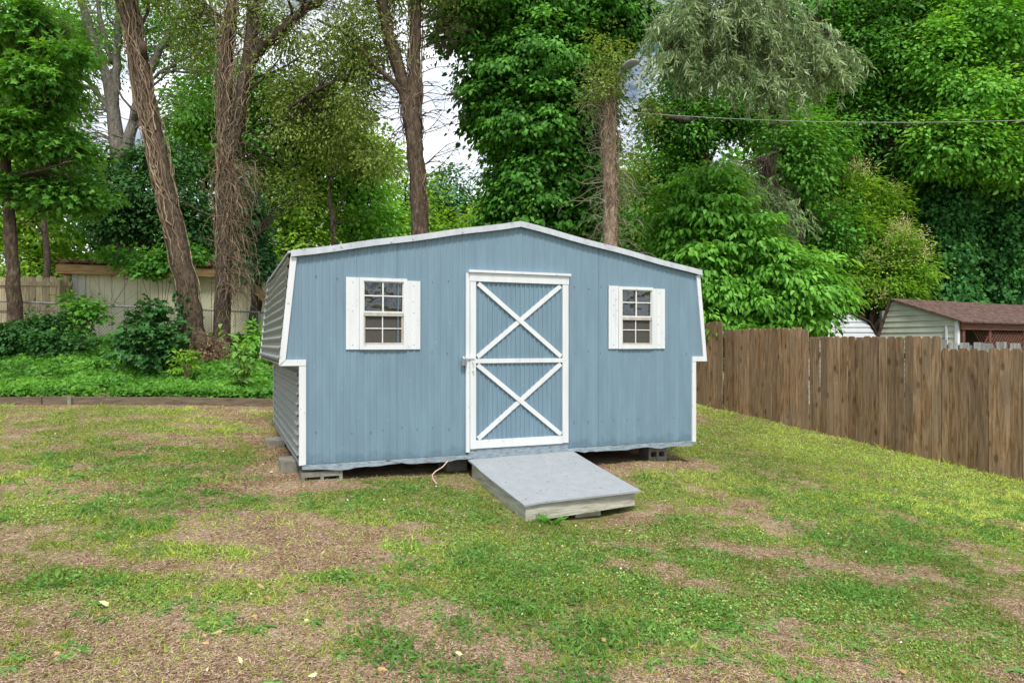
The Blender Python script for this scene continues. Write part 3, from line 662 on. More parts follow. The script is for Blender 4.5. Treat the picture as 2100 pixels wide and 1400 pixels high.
window(-1.654,-1.25,1.15,1.785,-1.825,-1.078,-1.695,-1.215,1.470,-1.459,1.640,1.315,1.817,1.800,'left window of the shed, with taller shutters beside it')
window(1.304,1.708,1.149,1.787,1.130,1.891,1.258,1.722,1.468,1.500,1.640,1.322,1.824,1.808,'right window of the shed')
# interior things seen dimly behind the panes
mb=MB();mb.box(-1.9,-1.1,.5,.9,.9,1.38);mb.box(-1.44,-1.28,.3,.4,1.0,1.42)
M['box']=noisy('cardboard',[(.3,(.20,.16,.10)),(.7,(.30,.25,.16))],scale=5,bump=0)
o=mb.build('stored_boxes',M['box'],shed)

# padlock
Wm=shed.matrix_basis.copy()
def toW(s,v,z): return np.array([SO[0]+SU[0]*s+SV[0]*v,SO[1]+SU[1]*s+SV[1]*v,BZ+z])
M['steel']=noisy('lock_steel',[(.3,(.20,.21,.22)),(.7,(.45,.46,.48))],scale=30,rough=.3,bump=0,metal=.8)
lk=thing('padlock',toW(-.618,-.05,1.0),'small steel padlock hanging from the white door hasp','padlock',rz=shed.rotation_euler[2])
mb=MB();mb.prism([(-.028,-.062),(.024,-.062),(.028,-.05),(.028,-.014),(-.028,-.014),(-.032,-.05)],-.014,.012);mb.build('lock_body',M['steel'],lk)
mb=MB();th=np.linspace(0,np.pi,9);mb.tube([(-.016,0,-.014)]+[(-.016*math.cos(q),0,.006+.018*math.sin(q)) for q in th]+[(.016,0,-.014)],.005,6);mb.build('shackle',M['steel'],lk)

# ramp ----------------------------------------------------------------
rp=thing('entry_ramp',toW(.05,-.72,-.25),'low wooden ramp with grey painted plywood top leading to the shed door','ramp',rz=shed.rotation_euler[2])
o_=np.array([.05,-.72,-.25])
def lr(s,v,z): return np.array([s,v,z])-o_
mb=MB();nn=12
def topz(u,w_): return -.052-.166*u+.026*(1-w_)*0+.02*w_*0-.006*math.sin(u*3.1)
for q in range(nn):
    for k in range(8):
        u0,u1=q/nn,(q+1)/nn;k0,k1=k/8,(k+1)/8
        def pt(u,kk,dz):
            sL=-.567+.03*u;sR=.672-.022*u
            s=sL+(sR-sL)*kk;v=-.024-1.425*u+.015*kk
            dr=-.010*max(0,1-kk*10)*(u>.2)
            return lr(s,v,topz(u,kk)+.018*kk+dz+dr)
        mb.hexa([pt(u0,k0,-.016),pt(u1,k0,-.016),pt(u1,k1,-.016),pt(u0,k1,-.016)][::-1],[pt(u0,k0,0),pt(u1,k0,0),pt(u1,k1,0),pt(u0,k1,0)][::-1])
mb.build('ramp_top',M['ramptop'],rp)
mb=MB();mb.hexa([lr(-.515,-1.425,-.385),lr(.585,-1.385,-.345),lr(.585,-1.35,-.345),lr(-.515,-1.39,-.385)],[lr(-.515,-1.425,-.240),lr(.585,-1.385,-.222),lr(.585,-1.35,-.222),lr(-.515,-1.39,-.240)]);mb.build('front_board',M['rampwood'],rp)
mb=MB();mb.hexa([lr(-.535,-.06,-.30),lr(-.516,-1.389,-.40),lr(-.480,-1.389,-.40),lr(-.50,-.06,-.30)],[lr(-.535,-.06,-.078),lr(-.516,-1.389,-.242),lr(-.480,-1.389,-.242),lr(-.50,-.06,-.078)]);mb.build('side_board',M['rampwood'],rp)
mb=MB();mb.hexa([lr(.57,-.06,-.26),lr(.587,-1.38,-.345),lr(.615,-1.38,-.345),lr(.605,-.06,-.26)],[lr(.57,-.06,-.064),lr(.587,-1.38,-.230),lr(.615,-1.38,-.230),lr(.605,-.06,-.064)]);mb.build('side_board',M['rampwood'],rp)
mb=MB();mb.box(*(.02-.05,.28-.05,-1.33+.72,-1.2+.72,-.42+.25,-.33+.25));mb.build('support_board',M['rampwood'],rp)
# concrete blocks -------------------------------------------------------
def block(s,v,rz,zt,h,label,holes=True,dims=(.39,.19)):
    p=toW(s,v,0);base=float(gz(p[0],p[1]))-.02
    top=BZ+zt;h=max(h,top-base)
    t=thing('concrete_block',(p[0],p[1],top-h),label,'concrete block',rz=shed.rotation_euler[2]+rz,group='concrete blocks carrying the shed')
    mb=MB();w2,d2=dims[0]/2,dims[1]/2;wt=.032
    if holes:
        tp=h*.42;bt=h*.30
        mb.box(-w2,w2,-d2,d2,h-tp,h);mb.box(-w2,w2,-d2,d2,0,bt)
        for a in (-w2,-wt/2,w2-wt): mb.box(a,a+wt,-d2+.001,d2-.001,bt,h-tp)
    else: mb.box(-w2,w2,-d2,d2,0,h)
    mb.build('block_body',M['concrete'],t)
block(-2.05,.10,0,-.078,.12,'flat hollow concrete block under the front left corner of the shed')
block(-2.31,.55,1.57,-.02,.12,'pale concrete block poking out under the left side wall, nearer one',False,(.39,.2))
block(-2.36,2.05,1.57,.0,.13,'pale concrete block poking out under the left side wall, farther one',False,(.36,.22))
block(1.93,.30,-.05,-.055,.17,'hollow concrete block under the front right part of the shed',True,(.25,.24))
block(-.62,.35,.2,-.07,.14,'brownish concrete block in the dark gap beside the ramp',False,(.25,.2))
block(.6,1.6,.0,-.11,.1,'concrete block deep under the middle of the shed',False)
# cord
p0=toW(-.82,.0,-.06);zg=lambda x,y:float(gz(x,y))
P=[];pts=[at(919,944,7.28),at(908,957,7.22),at(893,966,7.12),at(886,974,7.08),at(889,984,6.95),at(896,992,6.85)]
P=np.array(pts);tt=np.linspace(0,5,24);P=np.stack([np.interp(tt,range(6),P[:,k]) for k in range(3)],-1)
P[:,2]=np.maximum(P[:,2],gz(P[:,0],P[:,1])+.006)
m,Nd,Lk,b=mat('cord');b.inputs["Base Color"].default_value=(.62,.42,.34,1)
mb=MB();mb.tube(P,.006,6);tag(mb.build('power_cord',m,smooth=True),'pinkish cord hanging from under the shed to the ground left of the ramp','cord')

# ------------------------------------------------------------------ fences
def picket(mb,p,dx,n,w,z0,z1,th,t,lean=0,ear=.03,dog=True):
    """p (x,y) centre; dx unit along fence; n unit towards viewer"""
    h=w/2;e=ear if dog else 0
    prof=[(-h,z0),(h,z0),(h,z1-e),(h-e*.8,z1),(-h+e*.8,z1),(-h,z1-e)]
    V=[]
    for s_ in (0,1):
        for a,z in prof:
            a2=a+lean*(z-z0)
            V.append((p[0]+dx[0]*a2+n[0]*th*s_,p[1]+dx[1]*a2+n[1]*th*s_,z))
    k=6;mb.add(V,[(0,1,2,3,4,5),(11,10,9,8,7,6)]+[(i,i+k,(i+1)%k+k,(i+1)%k) for i in range(k)],t)
fn=np.array([-.9,-.435])   # towards the lawn
org=(FP[0],FP[1],float(gz(FP[0],FP[1])))
fence=thing('picket_fence',org,'brown weathered dog-ear picket fence stepping down along the right side of the lawn','fence')
secs=[(-2.9,1.08,-.066),(1.10,3.44,.118),(3.46,5.60,.292),(5.62,7.9,.46),(7.92,10.3,.62)]
pid=0
for (t0,t1,zt) in secs:
    mb=MB();t=t0
    while t<t1-.04:
        w_=.139 if rng.random()<.8 else .128
        w_=min(w_,t1-t)
        c=FP+FD*(t+w_/2);z0=float(gz(c[0],c[1]))-.04+.05*rng.random()*(rng.random()<.35)
        off=rng.normal()*.003
        zt_=EYE+zt+rng.normal()*.007+(-.03 if rng.random()<.04 else 0)
        picket(mb,c+fn*off,FD,fn,w_-.004,z0,zt_,.018,rng.random(),rng.normal()*.004)
        t+=w_+.003
    mb.build('picket_panel',M['picket'],fence,org)
    mb=MB()
    for zr in (.28,.95,1.55):
        zz=EYE+zt-1.85+zr
        a=FP+FD*t0-fn*.03;b_=FP+FD*t1-fn*.03
        mb.beam((a[0],a[1],zz),(b_[0],b_[1],zz),.04,.085)
    mb.build('rail',M['picket'],fence,org)
    c=FP+FD*t1-fn*.09;mb=MB();z0=float(gz(c[0],c[1]))-.1
    mb.box(c[0]-.045,c[0]+.045,c[1]-.045,c[1]+.045,z0,EYE+zt-.03);mb.build('post',M['picket'],fence,org)
# grey fence beyond
a=np.array([7.0,11.9]);b_=np.array([9.6,11.0]);d=nrm(b_-a);n_=np.array([d[1],-d[0]])
org=(a[0],a[1],float(gz(a[0],a[1])))
gf=thing('grey_fence',org,'old grey weathered picket fence showing behind the brown fence, in front of the lattice porch','fence')
mb=MB();t=.02
while t<2.7:
    c=a+d*t;w_=.135+.02*rng.random();picket(mb,c,d,n_,w_,org[2]-.1,EYE+.045-.02*t*.8+rng.normal()*.02,.016,rng.random(),rng.normal()*.006,.012)
    t+=w_+.03+.05*rng.random()*(rng.random()<.5)
mb.build('picket_panel',M['picket_grey'],gf,org)
mb=MB();mb.beam((a[0]-n_[0]*.04,a[1]-n_[1]*.04,EYE-.05),(b_[0]-n_[0]*.04,b_[1]-n_[1]*.04,EYE-.12),.04,.09);mb.build('rail',M['picket_grey'],gf,org)
# left tan fence (rail side towards us)
a=np.array(at(-60,0,17.4)[:2]);b_=np.array(at(150,0,17.7)[:2]);a=a-(b_-a)*1.2;d=nrm(b_-a);n_=np.array([d[1],-d[0]]);Ln=np.linalg.norm(b_-a)
org=(a[0],a[1],float(gz(a[0],a[1])))
lf=thing('back_fence',org,'tan wooden board fence with its rails facing the yard, left of the cream outbuilding','fence')
mb=MB();t=0
while t<Ln:
    c=a+d*t;picket(mb,c,d,n_,.148,org[2]-.3,EYE+1.67+rng.normal()*.015,.018,rng.random(),rng.normal()*.003,.02);t+=.158
mb.build('picket_panel',M['picket_tan'],lf,org)
for zz in (1.50,.88,.1):
    mb=MB();mb.beam((a[0]+n_[0]*.045,a[1]+n_[1]*.045,EYE+zz),(b_[0]+n_[0]*.045,b_[1]+n_[1]*.045,EYE+zz),.045,.10,t=.2);mb.build('rail',M['picket_tan'],lf,org)
for px in (-150,121):
    c=at(px,0,17.5);mb=MB();mb.box(c[0]-.05,c[0]+.05,c[1]-.05,c[1]+.05,org[2]-.2,EYE+1.60,t=.3);mb.build('post',M['picket_tan'],lf,org)

# ------------------------------------------------------------------ outbuilding (left, cream)
M['cream']=noisy('cream_boards',[(.25,(.54,.50,.31)),(.5,(.78,.74,.52)),(.75,(.80,.78,.60))],scale=2.2,detail=8,stretch=(1.5,1.5,.5),rough=.8,bump=.2)
M['fascia']=oldwood('tan_fascia_wood',(.22,.13,.06),(.42,.27,.13),(.55,.38,.21),(1,8,10))
M['roofing']=noisy('debris_roofing',[(.35,(.03,.028,.02)),(.5,(.09,.075,.05)),(.68,(.20,.17,.13))],scale=5,detail=8,rough=.95,bump=.8,bdist=.03)
A0=at(150,0,18.0)[:2];A1=np.array([-4.6,19.7]);d=nrm(A1-A0);nv=np.array([-d[1],d[0]]);Lw=np.linalg.norm(A1-A0)
gzb=float(gz(A0[0],A0[1]))-.3
ob=thing('cream_outbuilding',(A0[0],A0[1],gzb),'cream vertical-board outbuilding with tan fascia and a leaf-strewn low roof','outbuilding',rz=math.atan2(d[1],d[0]))
H=EYE+1.80-gzb
mb=MB();x=0
while x<Lw:
    wd=min(.30,Lw-x);mb.box(x+.006,x+wd-.006,-.02,.0,0,H,t=rng.random());x+=wd
mb.box(0,Lw,.002,.05,0,H,m=1)
for q in np.arange(.0,3.0,.3): mb.box(-.02,0,q+.006,min(q+.294,3),0,H)
M['cream_dark']=noisy('board_gap',[(.3,(.06,.055,.04)),(.7,(.10,.09,.07))],bump=0)
mb.build('board_wall',[M['cream'],M['cream_dark']],ob)
mb=MB();mb.box(-.01,.11,-.045,-.021,0,H);mb.box(.20,.28,-.04,-.021,0,H-.12);mb.build('corner_board',M['white'],ob)
mb=MB();mb.box(-.28,Lw+.2,-.34,-.30,H-.03,H+.20);mb.box(-.28,-.24,-.30,3.2,H-.03,H+.20);mb.build('fascia',M['fascia'],ob)
mb=MB();mb.box(-.24,Lw+.2,-.30,-.025,H+.01,H+.03);mb.build('eave_soffit',M['fascia'],ob)
mb=MB();nn=26
X=np.linspace(-.30,Lw+.25,nn);Y=np.linspace(-.38,3.2,10);XX_,YY_=np.meshgrid(X,Y)
ZZ_=H+.22+.10*np.minimum(YY_+.38,1.8)+.03*fbm(XX_*2,YY_*2,4)
V=np.stack([XX_,YY_,ZZ_],-1).reshape(-1,3);i=np.arange(9)[:,None]*nn;j=np.arange(nn-1)[None,:]
Fq=np.stack([i+j,i+j+1,i+nn+j+1,i+nn+j],-1).reshape(-1,4)
V2=V.copy();V2[:,2]-=.03
mb.bulk(V,Fq,np.full(len(V),.5));mb.bulk(V2,Fq[:,::-1],np.full(len(V),.5))
roof=mb.build('roof',M['roofing'],ob)
# raised second roof behind
mb=MB();mb.prism([(.9,H+.25),(3.9,H+.25),(3.4,H+.72),(1.5,H+.78)],1.4,3.1);mb.build('upper_roof',M['roofing'],ob)
# litter on roof
n=9000;x=-.3+(Lw+.4)*rng.random(n);y=-.38+2.2*rng.random(n)
P=np.stack([x,y,H+.24+.10*np.minimum(y+.38,1.8)+.06*rng.random(n)*fbm(x*2,y*2,8)*2],-1)
leaf_obj('roof_litter',[(leafV(P,rdir(n,.1,.4),rdir(n,1,.7),.08,.04,'oval',.3),rng.random(n))],M['duff'],ob)['kind']='stuff'

# leaning tan board near shed's back corner
mb=MB();mb.beam(at(515,577,17.6),at(556,628,17.3),.10,.16);tag(mb.build('diagonal_board',M['fascia']),'tan diagonal board end propped against the cream outbuilding beside the shed','board')

# chain link fence -----------------------------------------------------
C0=at(-120,612,15.9);C1=at(640,645,17.2)
d3=C1-C0;Lc=np.linalg.norm(d3[:2]);dxy=d3/Lc
org=tuple(C0-np.array([0,0,1.1]))
cl=thing('chain_link_fence',org,'grey chain-link fence crossing in front of the cream outbuilding','fence')
M['galv']=noisy('galvanised_wire',[(.3,(.13,.13,.12)),(.7,(.26,.26,.25))],scale=9,rough=.6,bump=0)
mb=MB();mb.tube([C0+dxy*t for t in np.linspace(0,Lc,20)],.022,8);mb.build('top_rail',M['galv'],cl,org,smooth=True)
for px in (-60,303,524):
    t=(px+120)/760;c=C0+(C1-C0)*t
    mb=MB();mb.tube([c-np.array([0,0,1.25]),c+np.array([0,0,.03])],.03,8);mb.build('post',M['galv'],cl,org,smooth=True)
mb=MB();Hh=1.10;p_=.072
for k in range(int(-Hh/p_)-1,int(Lc/p_)+1):
    for sgn in (1,-1):
        x0=k*p_ if sgn==1 else k*p_+Hh
        a0=max(0,min(Lc,x0));
        pa=np.array([x0,0.]);pb=np.array([x0+sgn*Hh,-Hh])
        if min(pa[0],pb[0])<0 or max(pa[0],pb[0])>Lc: continue
        q0=C0+dxy*pa[0]+np.array([0,0,pa[1]]);q1=C0+dxy*pb[0]+np.array([0,0,pb[1]])
        mb.tube([q0,q1],.0034,3,cap=False)
mb.build('wire_mesh',M['galv'],cl,org)

# ------------------------------------------------------------------ right neighbours' sheds
M['siding_green']=noisy('pale_green_siding',[(.3,(.37,.40,.33)),(.7,(.52,.55,.47))],scale=2,detail=6,rough=.6,bump=.05)
M['siding_white']=noisy('white_siding',[(.3,(.62,.66,.70)),(.7,(.76,.79,.82))],scale=2,rough=.6,bump=.05)
M['maroon']=noisy('maroon_shingle',[(.35,(.055,.032,.027)),(.5,(.11,.066,.056)),(.7,(.18,.125,.108))],scale=9,detail=8,stretch=(1,1,1),rough=.9,bump=.7,bdist=.01)
M['maroonwood']=noisy('red_brown_wood',[(.3,(.09,.04,.03)),(.7,(.19,.09,.065))],scale=5,stretch=(1,1,8),rough=.8,bump=.3)
def siding(mb,outline,zlo,zhi,lap,y=0):
    """lap boards clipped by outline(z)->(x0,x1)"""
    z=zlo
    while z<zhi:
        z2=min(z+lap,zhi);a=outline(z);b_=outline(z2)
        mb.add([(a[0],y-.028,z),(a[1],y-.028,z),(b_[1],y-.006,z2),(b_[0],y-.006,z2),(a[0],y,z),(a[1],y,z)],[(0,1,2,3),(4,5,1,0)])
        z=z2
ax=np.array([.87,.49]);gx=np.array([.49,-.87]);Pk=np.array([8.63,15.9])
zr=EYE+.99;ze=EYE+.50;gb=float(gz(8.6,15.9))-.1
gs=thing('green_shed',(Pk[0],Pk[1],gb),'pale green lap-sided shed with a maroon shingle roof and lattice porch','shed',rz=math.atan2(-.87,.49))
# local x along gx (towards viewer-right), local y = along ax
hr=zr-gb;he=ze-gb
def og(z):
    r=1.38 if z<he else 1.38*(hr-z)/(hr-he)
    return (-.34+.30*max(0,(z-he+.4)/(hr-he+.4)) if z>he-.4 else -.34,r)
mb=MB();siding(mb,og,0,hr-.01,.125)
mb.add([(-.34,0,0),(1.38,0,0),(1.38,0,he),(0,0,hr),(-.34,0,he-.4)],[(0,1,2,3,4)])
mb.build('gable_wall',M['siding_green'],gs)
mb=MB();mb.box(1.36,1.42,-.04,.05,0,he+.02);mb.build('corner_post',M['white'],gs)
mb=MB();mb.box(1.18,1.215,-.06,-.03,0,he-.12);mb.build('downpipe',M['white'],gs)
mb=MB()
for k in range(12):
    a0=k/12;a1=(k+1)/12
    xa,za=1.55*a0,hr+.03-(hr-he)/1.38*1.55*a0;xb,zb=1.55*a1,hr+.03-(hr-he)/1.38*1.55*a1
    mb.hexa([(xa,-.10,za-.03),(xb,-.10,zb-.03),(xb,7,zb-.03),(xa,7,za-.03)],[(xa,-.10,za+.012),(xb,-.10,zb),(xb,7,zb),(xa,7,za+.012)])
mb.build('roof',M['maroon'],gs)
mb=MB();mb.hexa([(-.42,-.1,he-.55),(-.38,-.1,he-.55),(-.38,6,he-.55),(-.42,6,he-.55)],[(-.05,-.1,hr-.03),(.0,-.1,hr+.03),(.0,6,hr+.03),(-.05,6,hr-.03)]);mb.build('rear_roof',M['maroon'],gs)
mb=MB();mb.box(1.43,1.47,.02,7,he-.20,he-.045);mb.build('eave_beam',M['maroonwood'],gs)
for yy_ in (.12,1.15,2.6): 
    mb=MB();mb.box(1.36,1.44,yy_,yy_+.09,0,he-.2);mb.build('porch_post',M['maroonwood'],gs)
mb=MB()
for k in np.arange(-.6,1.5,.11):
    for sgn in (1,-1):
        y0=1.25+k+ (0 if sgn==1 else .6);z0=he-.85
        ya,yb=y0,y0+sgn*.62
        t0_=0;t1_=1
        mb.beam((1.40+.012*sgn,ya,z0),(1.40+.012*sgn,yb,z0+.62),.008,.03,up=(1,0,0))
mb.build('lattice',M['maroonwood'],gs)
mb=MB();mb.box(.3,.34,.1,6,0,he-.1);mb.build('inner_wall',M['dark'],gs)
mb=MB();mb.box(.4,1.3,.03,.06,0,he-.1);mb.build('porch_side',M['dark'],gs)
# white shed
wsx,wsy=8.35,18.5;gb=float(gz(wsx,wsy))-.1
ws=thing('white_shed',(wsx,wsy,gb),'white lap-sided shed with a dark-edged barn roof, half hidden behind the bright green tree','shed',rz=.08)
o0=EYE-gb
def ow(z):
    pr=[(0,1.34),(o0+.17,1.34),(o0+.56,1.05),(o0+.86,.45),(o0+1.03,.0)]
    r=np.interp(z,[p[0] for p in pr],[p[1] for p in pr]);return(-r,r)
mb=MB();siding(mb,ow,0,o0+1.02,.135);mb.add([(-1.34,0,0),(1.34,0,0),(1.34,0,o0+.17),(1.05,0,o0+.56),(.45,0,o0+.86),(0,0,o0+1.03),(-.45,0,o0+.86),(-1.05,0,o0+.56),(-1.34,0,o0+.17)],[tuple(range(9))]);mb.build('gable_wall',M['siding_white'],ws)
mb=MB();pr=[(1.42,o0+.10),(1.10,o0+.60),(.47,o0+.90),(0,o0+1.08)]
pr=pr+[(-a,b_) for a,b_ in pr[::-1][1:]]
for a,b_ in zip(pr[:-1],pr[1:]):
    mb.hexa([(a[0],-.07,a[1]-.04),(b_[0],-.07,b_[1]-.04),(b_[0],2.6,b_[1]-.04),(a[0],2.6,a[1]-.04)],[(a[0],-.07,a[1]),(b_[0],-.07,b_[1]),(b_[0],2.6,b_[1]),(a[0],2.6,a[1])])
mb.build('roof',M['bark_dark'],ws)
for a_ in (1.30,-1.34):
    mb=MB();mb.box(a_,a_+.04,.01,2.6,0,o0+.17);mb.build('side_wall',M['siding_white'],ws)
# grey post between sheds
p=at(1811,0,16.6);zg_=float(gz(p[0],p[1]));mb=MB();mb.box(-.055,.055,-.055,.055,0,EYE+.78-zg_)
o=mb.build('wooden_post',M['picket_grey']);o.location=(p[0],p[1],zg_);tag(o,'tall grey wooden post standing between the white shed and the green shed','post')
# brown boards behind tree
p=at(1530,0,18.5);zg_=float(gz(p[0],p[1]))
bf=thing('board_fence',(p[0],p[1],zg_),'brown horizontal board fence glimpsed through the bright green tree','fence',rz=.05)
for k in range(5):
    mb=MB();mb.box(-.9,1.6,0,.03,EYE+.66-zg_-.22*k,EYE+.86-zg_-.22*k,t=rng.random());mb.build('board',M['picket'],bf)
for x in (-.8,1.5):
    mb=MB();mb.box(x,x+.1,.031,.12,0,EYE+.9-zg_);mb.build('post',M['picket'],bf)

# ------------------------------------------------------------------ trees
def curve(pts,n=24,wob=.0,seed=0):
    P=np.array([at(*p[:3]) for p in pts]) if len(pts[0])==3 or True else None
    r=np.array([p[3] for p in pts]);k=len(pts)
    t=np.linspace(0,k-1,n)
    # catmull-ish smoothing
    Q=np.stack([np.interp(t,range(k),P[:,a]) for a in range(3)],-1)
    for _ in range(2): Q[1:-1]=(Q[:-2]+2*Q[1:-1]+Q[2:])/4
    if wob: Q[1:-1]+=rng.normal(size=(n-2,3))*wob
    return Q,np.interp(t,range(k),r)
RS=1.0
def trunk(mb,pts,n=26,sides=12,wob=.012,jit=.10,flare=False):
    Q,r=curve(pts,n,wob);r=r*RS
    if flare: r=r*(1+.5*np.exp(-np.arange(n)/1.6))
    mb.tube(Q,r,sides,jit=jit);return Q,r
def limb(mb,p,d,L,r,n=8,up=.15,sides=5,kink=.16,t=.5):
    P=[np.array(p,float)];d=nrm(np.array([d],float))[0]
    for k in range(n):
        d=nrm(np.array([d+rng.normal(size=3)*kink+np.array([0,0,up])]))[0]
        P.append(P[-1]+d*L/n)
    P=np.array(P);mb.tube(P,np.linspace(r,r*.25,n+1),sides,t=t,cap=False);return P
def twigs_to(mb,src,C,frac=.6,r=.012,sag=.15):
    """thin branches from the nearest limb point to leaf clumps"""
    src=np.asarray(src)
    for c in C[rng.random(len(C))<frac]:
        dd=np.linalg.norm(src-c,axis=1)+np.maximum(0,src[:,2]-c[2])*.8
        s=src[np.argmin(dd+rng.random(len(src))*1.6)];L=np.linalg.norm(c-s)
        if L>5 or L<.1: continue
        n=6;t=np.linspace(0,1,n)[:,None];P=s+(c-s)*t;P[:,2]+=(np.sin(t[:,0]*np.pi)*sag*L*(rng.random()-.3))
        P[1:-1]+=rng.normal(size=(n-2,3))*.05*L
        mb.tube(P,np.linspace(r*(.6+L*.3),.004,n),4,cap=False)
def vines(Q,r,n,parent,org,rad=(.006,.016),h0=0,h1=1,loose=0.0,mat_=None,name='vines',steps=26,spread=.5):
    mb=MB();K=len(Q)
    for k in range(n):
        a=h0+(h1-h0)*rng.random();b_=min(h1,a+.12+.4*rng.random());m_=steps
        tt=np.linspace(a,b_,m_)*(K-1)
        C=np.stack([np.interp(tt,range(K),Q[:,q]) for q in range(3)],-1);rr=np.interp(tt,range(K),r)
        th=rng.random()*2*np.pi+np.cumsum(rng.normal(size=m_)*spread*.55)
        R_=rr*1.03+rng.random()*.02+loose*np.abs(np.cumsum(rng.normal(size=m_)*.12))*rng.random()
        P=C+np.stack([np.cos(th)*R_,np.sin(th)*R_,0*R_],-1)
        mb.tube(P,rng.uniform(*rad)*np.linspace(1,.6,m_),4,t=rng.random(),cap=False)
    return mb.build(name,mat_ or M['vine'],parent,org)
def hangers(name,starts,outdir,L,n,parent,org,r=.006,mat_=None,droop=.35,kink=.3,up0=.2):
    mb=MB();starts=np.asarray(starts)
    for k in range(n):
        s=starts[rng.integers(len(starts))]+rng.normal(size=3)*.06
        d=nrm(np.array([np.array(outdir)+rng.normal(size=3)*.7+np.array([0,0,up0])]))[0];l=L*(.3+rng.random());m_=9;P=[s]
        for q in range(m_):
            d=nrm(np.array([d+rng.normal(size=3)*kink+np.array([0,0,-droop*q/m_])]))[0];P.append(P[-1]+d*l/m_)
        mb.tube(np.array(P),np.linspace(r,r*.4,m_+1)*(.6+.8*rng.random()),3,t=rng.random(),cap=False)
    return mb.build(name,mat_ or M['vine'],parent,org)
def tree(name,label,cat,base,group=None):
    z=float(gz(base[0],base[1]));o=(base[0],base[1],z);return thing(name,o,label,cat,group=group),o

# A leaning vine-wrapped tree
b0=at(402,735,14.9);tA,oA=tree('leaning_tree','leaning reddish-brown tree trunk laced with dry vines, base ringed by ivy, left of the shed','tree',b0)
RS=.84
mb=MB();QA,rA=trunk(mb,[(408,760,14.9,.33),(398,680,14.9,.27),(385,590,14.9,.245),(352,450,15,.235),(320,310,15.1,.225),(290,150,15.2,.215),(262,0,15.3,.20),(235,-160,15.4,.17)],34,14,.012,.08)
lim=[QA[i] for i in range(18,34)]
for k in range(9):
    p=QA[rng.integers(26,34)];P=limb(mb,p,(rng.normal(),rng.normal()*.5,.6),1.5+rng.random(),.05);lim+=list(P)
mb.tube([at(296,120,15.15),at(293,95,15.1),at(292,88,15.1)],[.09,.075,.07],8)
mb.build('trunk',M['bark_brown'],tA,oA,smooth=True)
vines(QA,rA,85,tA,oA,(.004,.017),.36,1,.14,spread=.34)
vines(QA,rA,9,tA,oA,(.006,.018),.15,.55,.05,name='lower_vines',spread=.2)
C,O=clusters([(230,-60,15.3,190,60,1.6,80),(330,-40,15.2,120,40,1.3,40)])
A=foliage(C,O,34,.30,.08,.05,'oval');leaf_obj('crown',[A],M['lf_olive'],tA,oA)
# ivy at its foot
n=700;th=rng.random(n)*2*np.pi;tq=rng.random(n)**1.3*9;Cc=np.stack([np.interp(tq,range(34),QA[:,q]) for q in range(3)],-1);rr=np.interp(tq,range(34),rA)
sel=(np.cos(th)<.55);P=Cc+np.stack([np.cos(th)*(rr+.05),np.sin(th)*(rr+.05),0*th],-1)+rng.normal(size=(n,3))*.02;P=P[sel]
k=(P[:,0]<Cc[sel][:,0]+.1);P=P[k];n=len(P)
leaf_obj('ivy_leaves',[(leafV(P,rdir(n,-.8,.5),rdir(n,.3,.5)+np.array([0,-.8,0]),.085,.075,'lobe',.2),rng.random(n)*.7)],M['lf_dark'],tA,oA)

# B vine-draped forked tree
b0=at(457,720,15.2);tB,oB=tree('vine_draped_tree','forked tree trunk shaggy with dry hanging vines, between the leaning tree and the shed','tree',b0)
mb=MB();QB,rB=trunk(mb,[(455,755,15.2,.26),(456,650,15.2,.20),(460,520,15.2,.19),(462,380,15.2,.19),(466,290,15.2,.17),(461,220,15.2,.14),(466,110,15.2,.13),(478,0,15.2,.12),(486,-140,15.2,.10)],30,12)
QB2,rB2=trunk(mb,[(470,330,15.2,.15),(487,270,15.2,.15),(498,180,15.1,.15),(513,110,15.1,.17),(520,55,15.1,.15),(515,0,15.1,.14),(512,-150,15.1,.11)],20,12)
QB3,rB3=trunk(mb,[(515,125,15.1,.13),(540,95,15,.13),(570,64,14.9,.12),(615,28,14.8,.105),(662,-2,14.7,.09),(760,-60,14.6,.06)],16,10)
QB4,_=trunk(mb,[(590,230,15,.02),(615,205,14.9,.03),(640,190,14.8,.035),(690,165,14.7,.04),(740,150,14.6,.045),(800,165,14.5,.05)],12,6)
limB=list(QB[14:])+list(QB2)+list(QB3)+list(QB4)
for k in range(16):
    src=[QB2,QB3,QB][k%3];p=src[rng.integers(6,len(src))];P=limb(mb,p,(rng.normal()+.4,rng.normal()*.5,.3),1.2+1.2*rng.random(),.035);limB+=list(P)
C,O=clusters([(640,230,15.6,120,110,1.2,110),(700,110,15.3,140,110,1.3,150),(560,40,15.4,110,90,1.2,110),(600,370,16,60,60,.7,30),(760,-30,15,150,60,1.4,60),(400,60,15.8,80,90,.8,70),(690,300,15.8,70,60,.8,40),(590,180,15.4,70,90,.9,40)],shell=.2)
twigs_to(mb,limB,C,.75,.010)
mb.build('trunk',M['bark_dark'],tB,oB,smooth=True)
A=foliage(C,O,34,.34,.075,.034,'oval',flat=.8,down=.5,up=.4);leaf_obj('crown',[A],M['lf_olive'],tB,oB)
vines(QB,rB,110,tB,oB,(.003,.014),.12,1,.35,spread=.35)
vines(QB2,rB2,60,tB,oB,(.003,.013),0,1,.3,spread=.35)
vines(QB3,rB3,18,tB,oB,(.007,.014),0,1,.4)
st=[QB[i]+np.array([.15,-.05,0]) for i in range(5,13)]
hangers('hanging_vines',st,(.9,-.2,0),.8,620,tB,oB,.0055,droop=.75,kink=.32,up0=.3)
hangers('hanging_vines',[QB[i] for i in range(4,14)],(0,-.6,0),.4,260,tB,oB,.006,droop=.8,kink=.35)
hangers('hanging_vines',list(QB3)+list(QB2),(.3,-.2,-.4),.5,140,tB,oB,.005,droop=.9,kink=.4)

RS=1.0
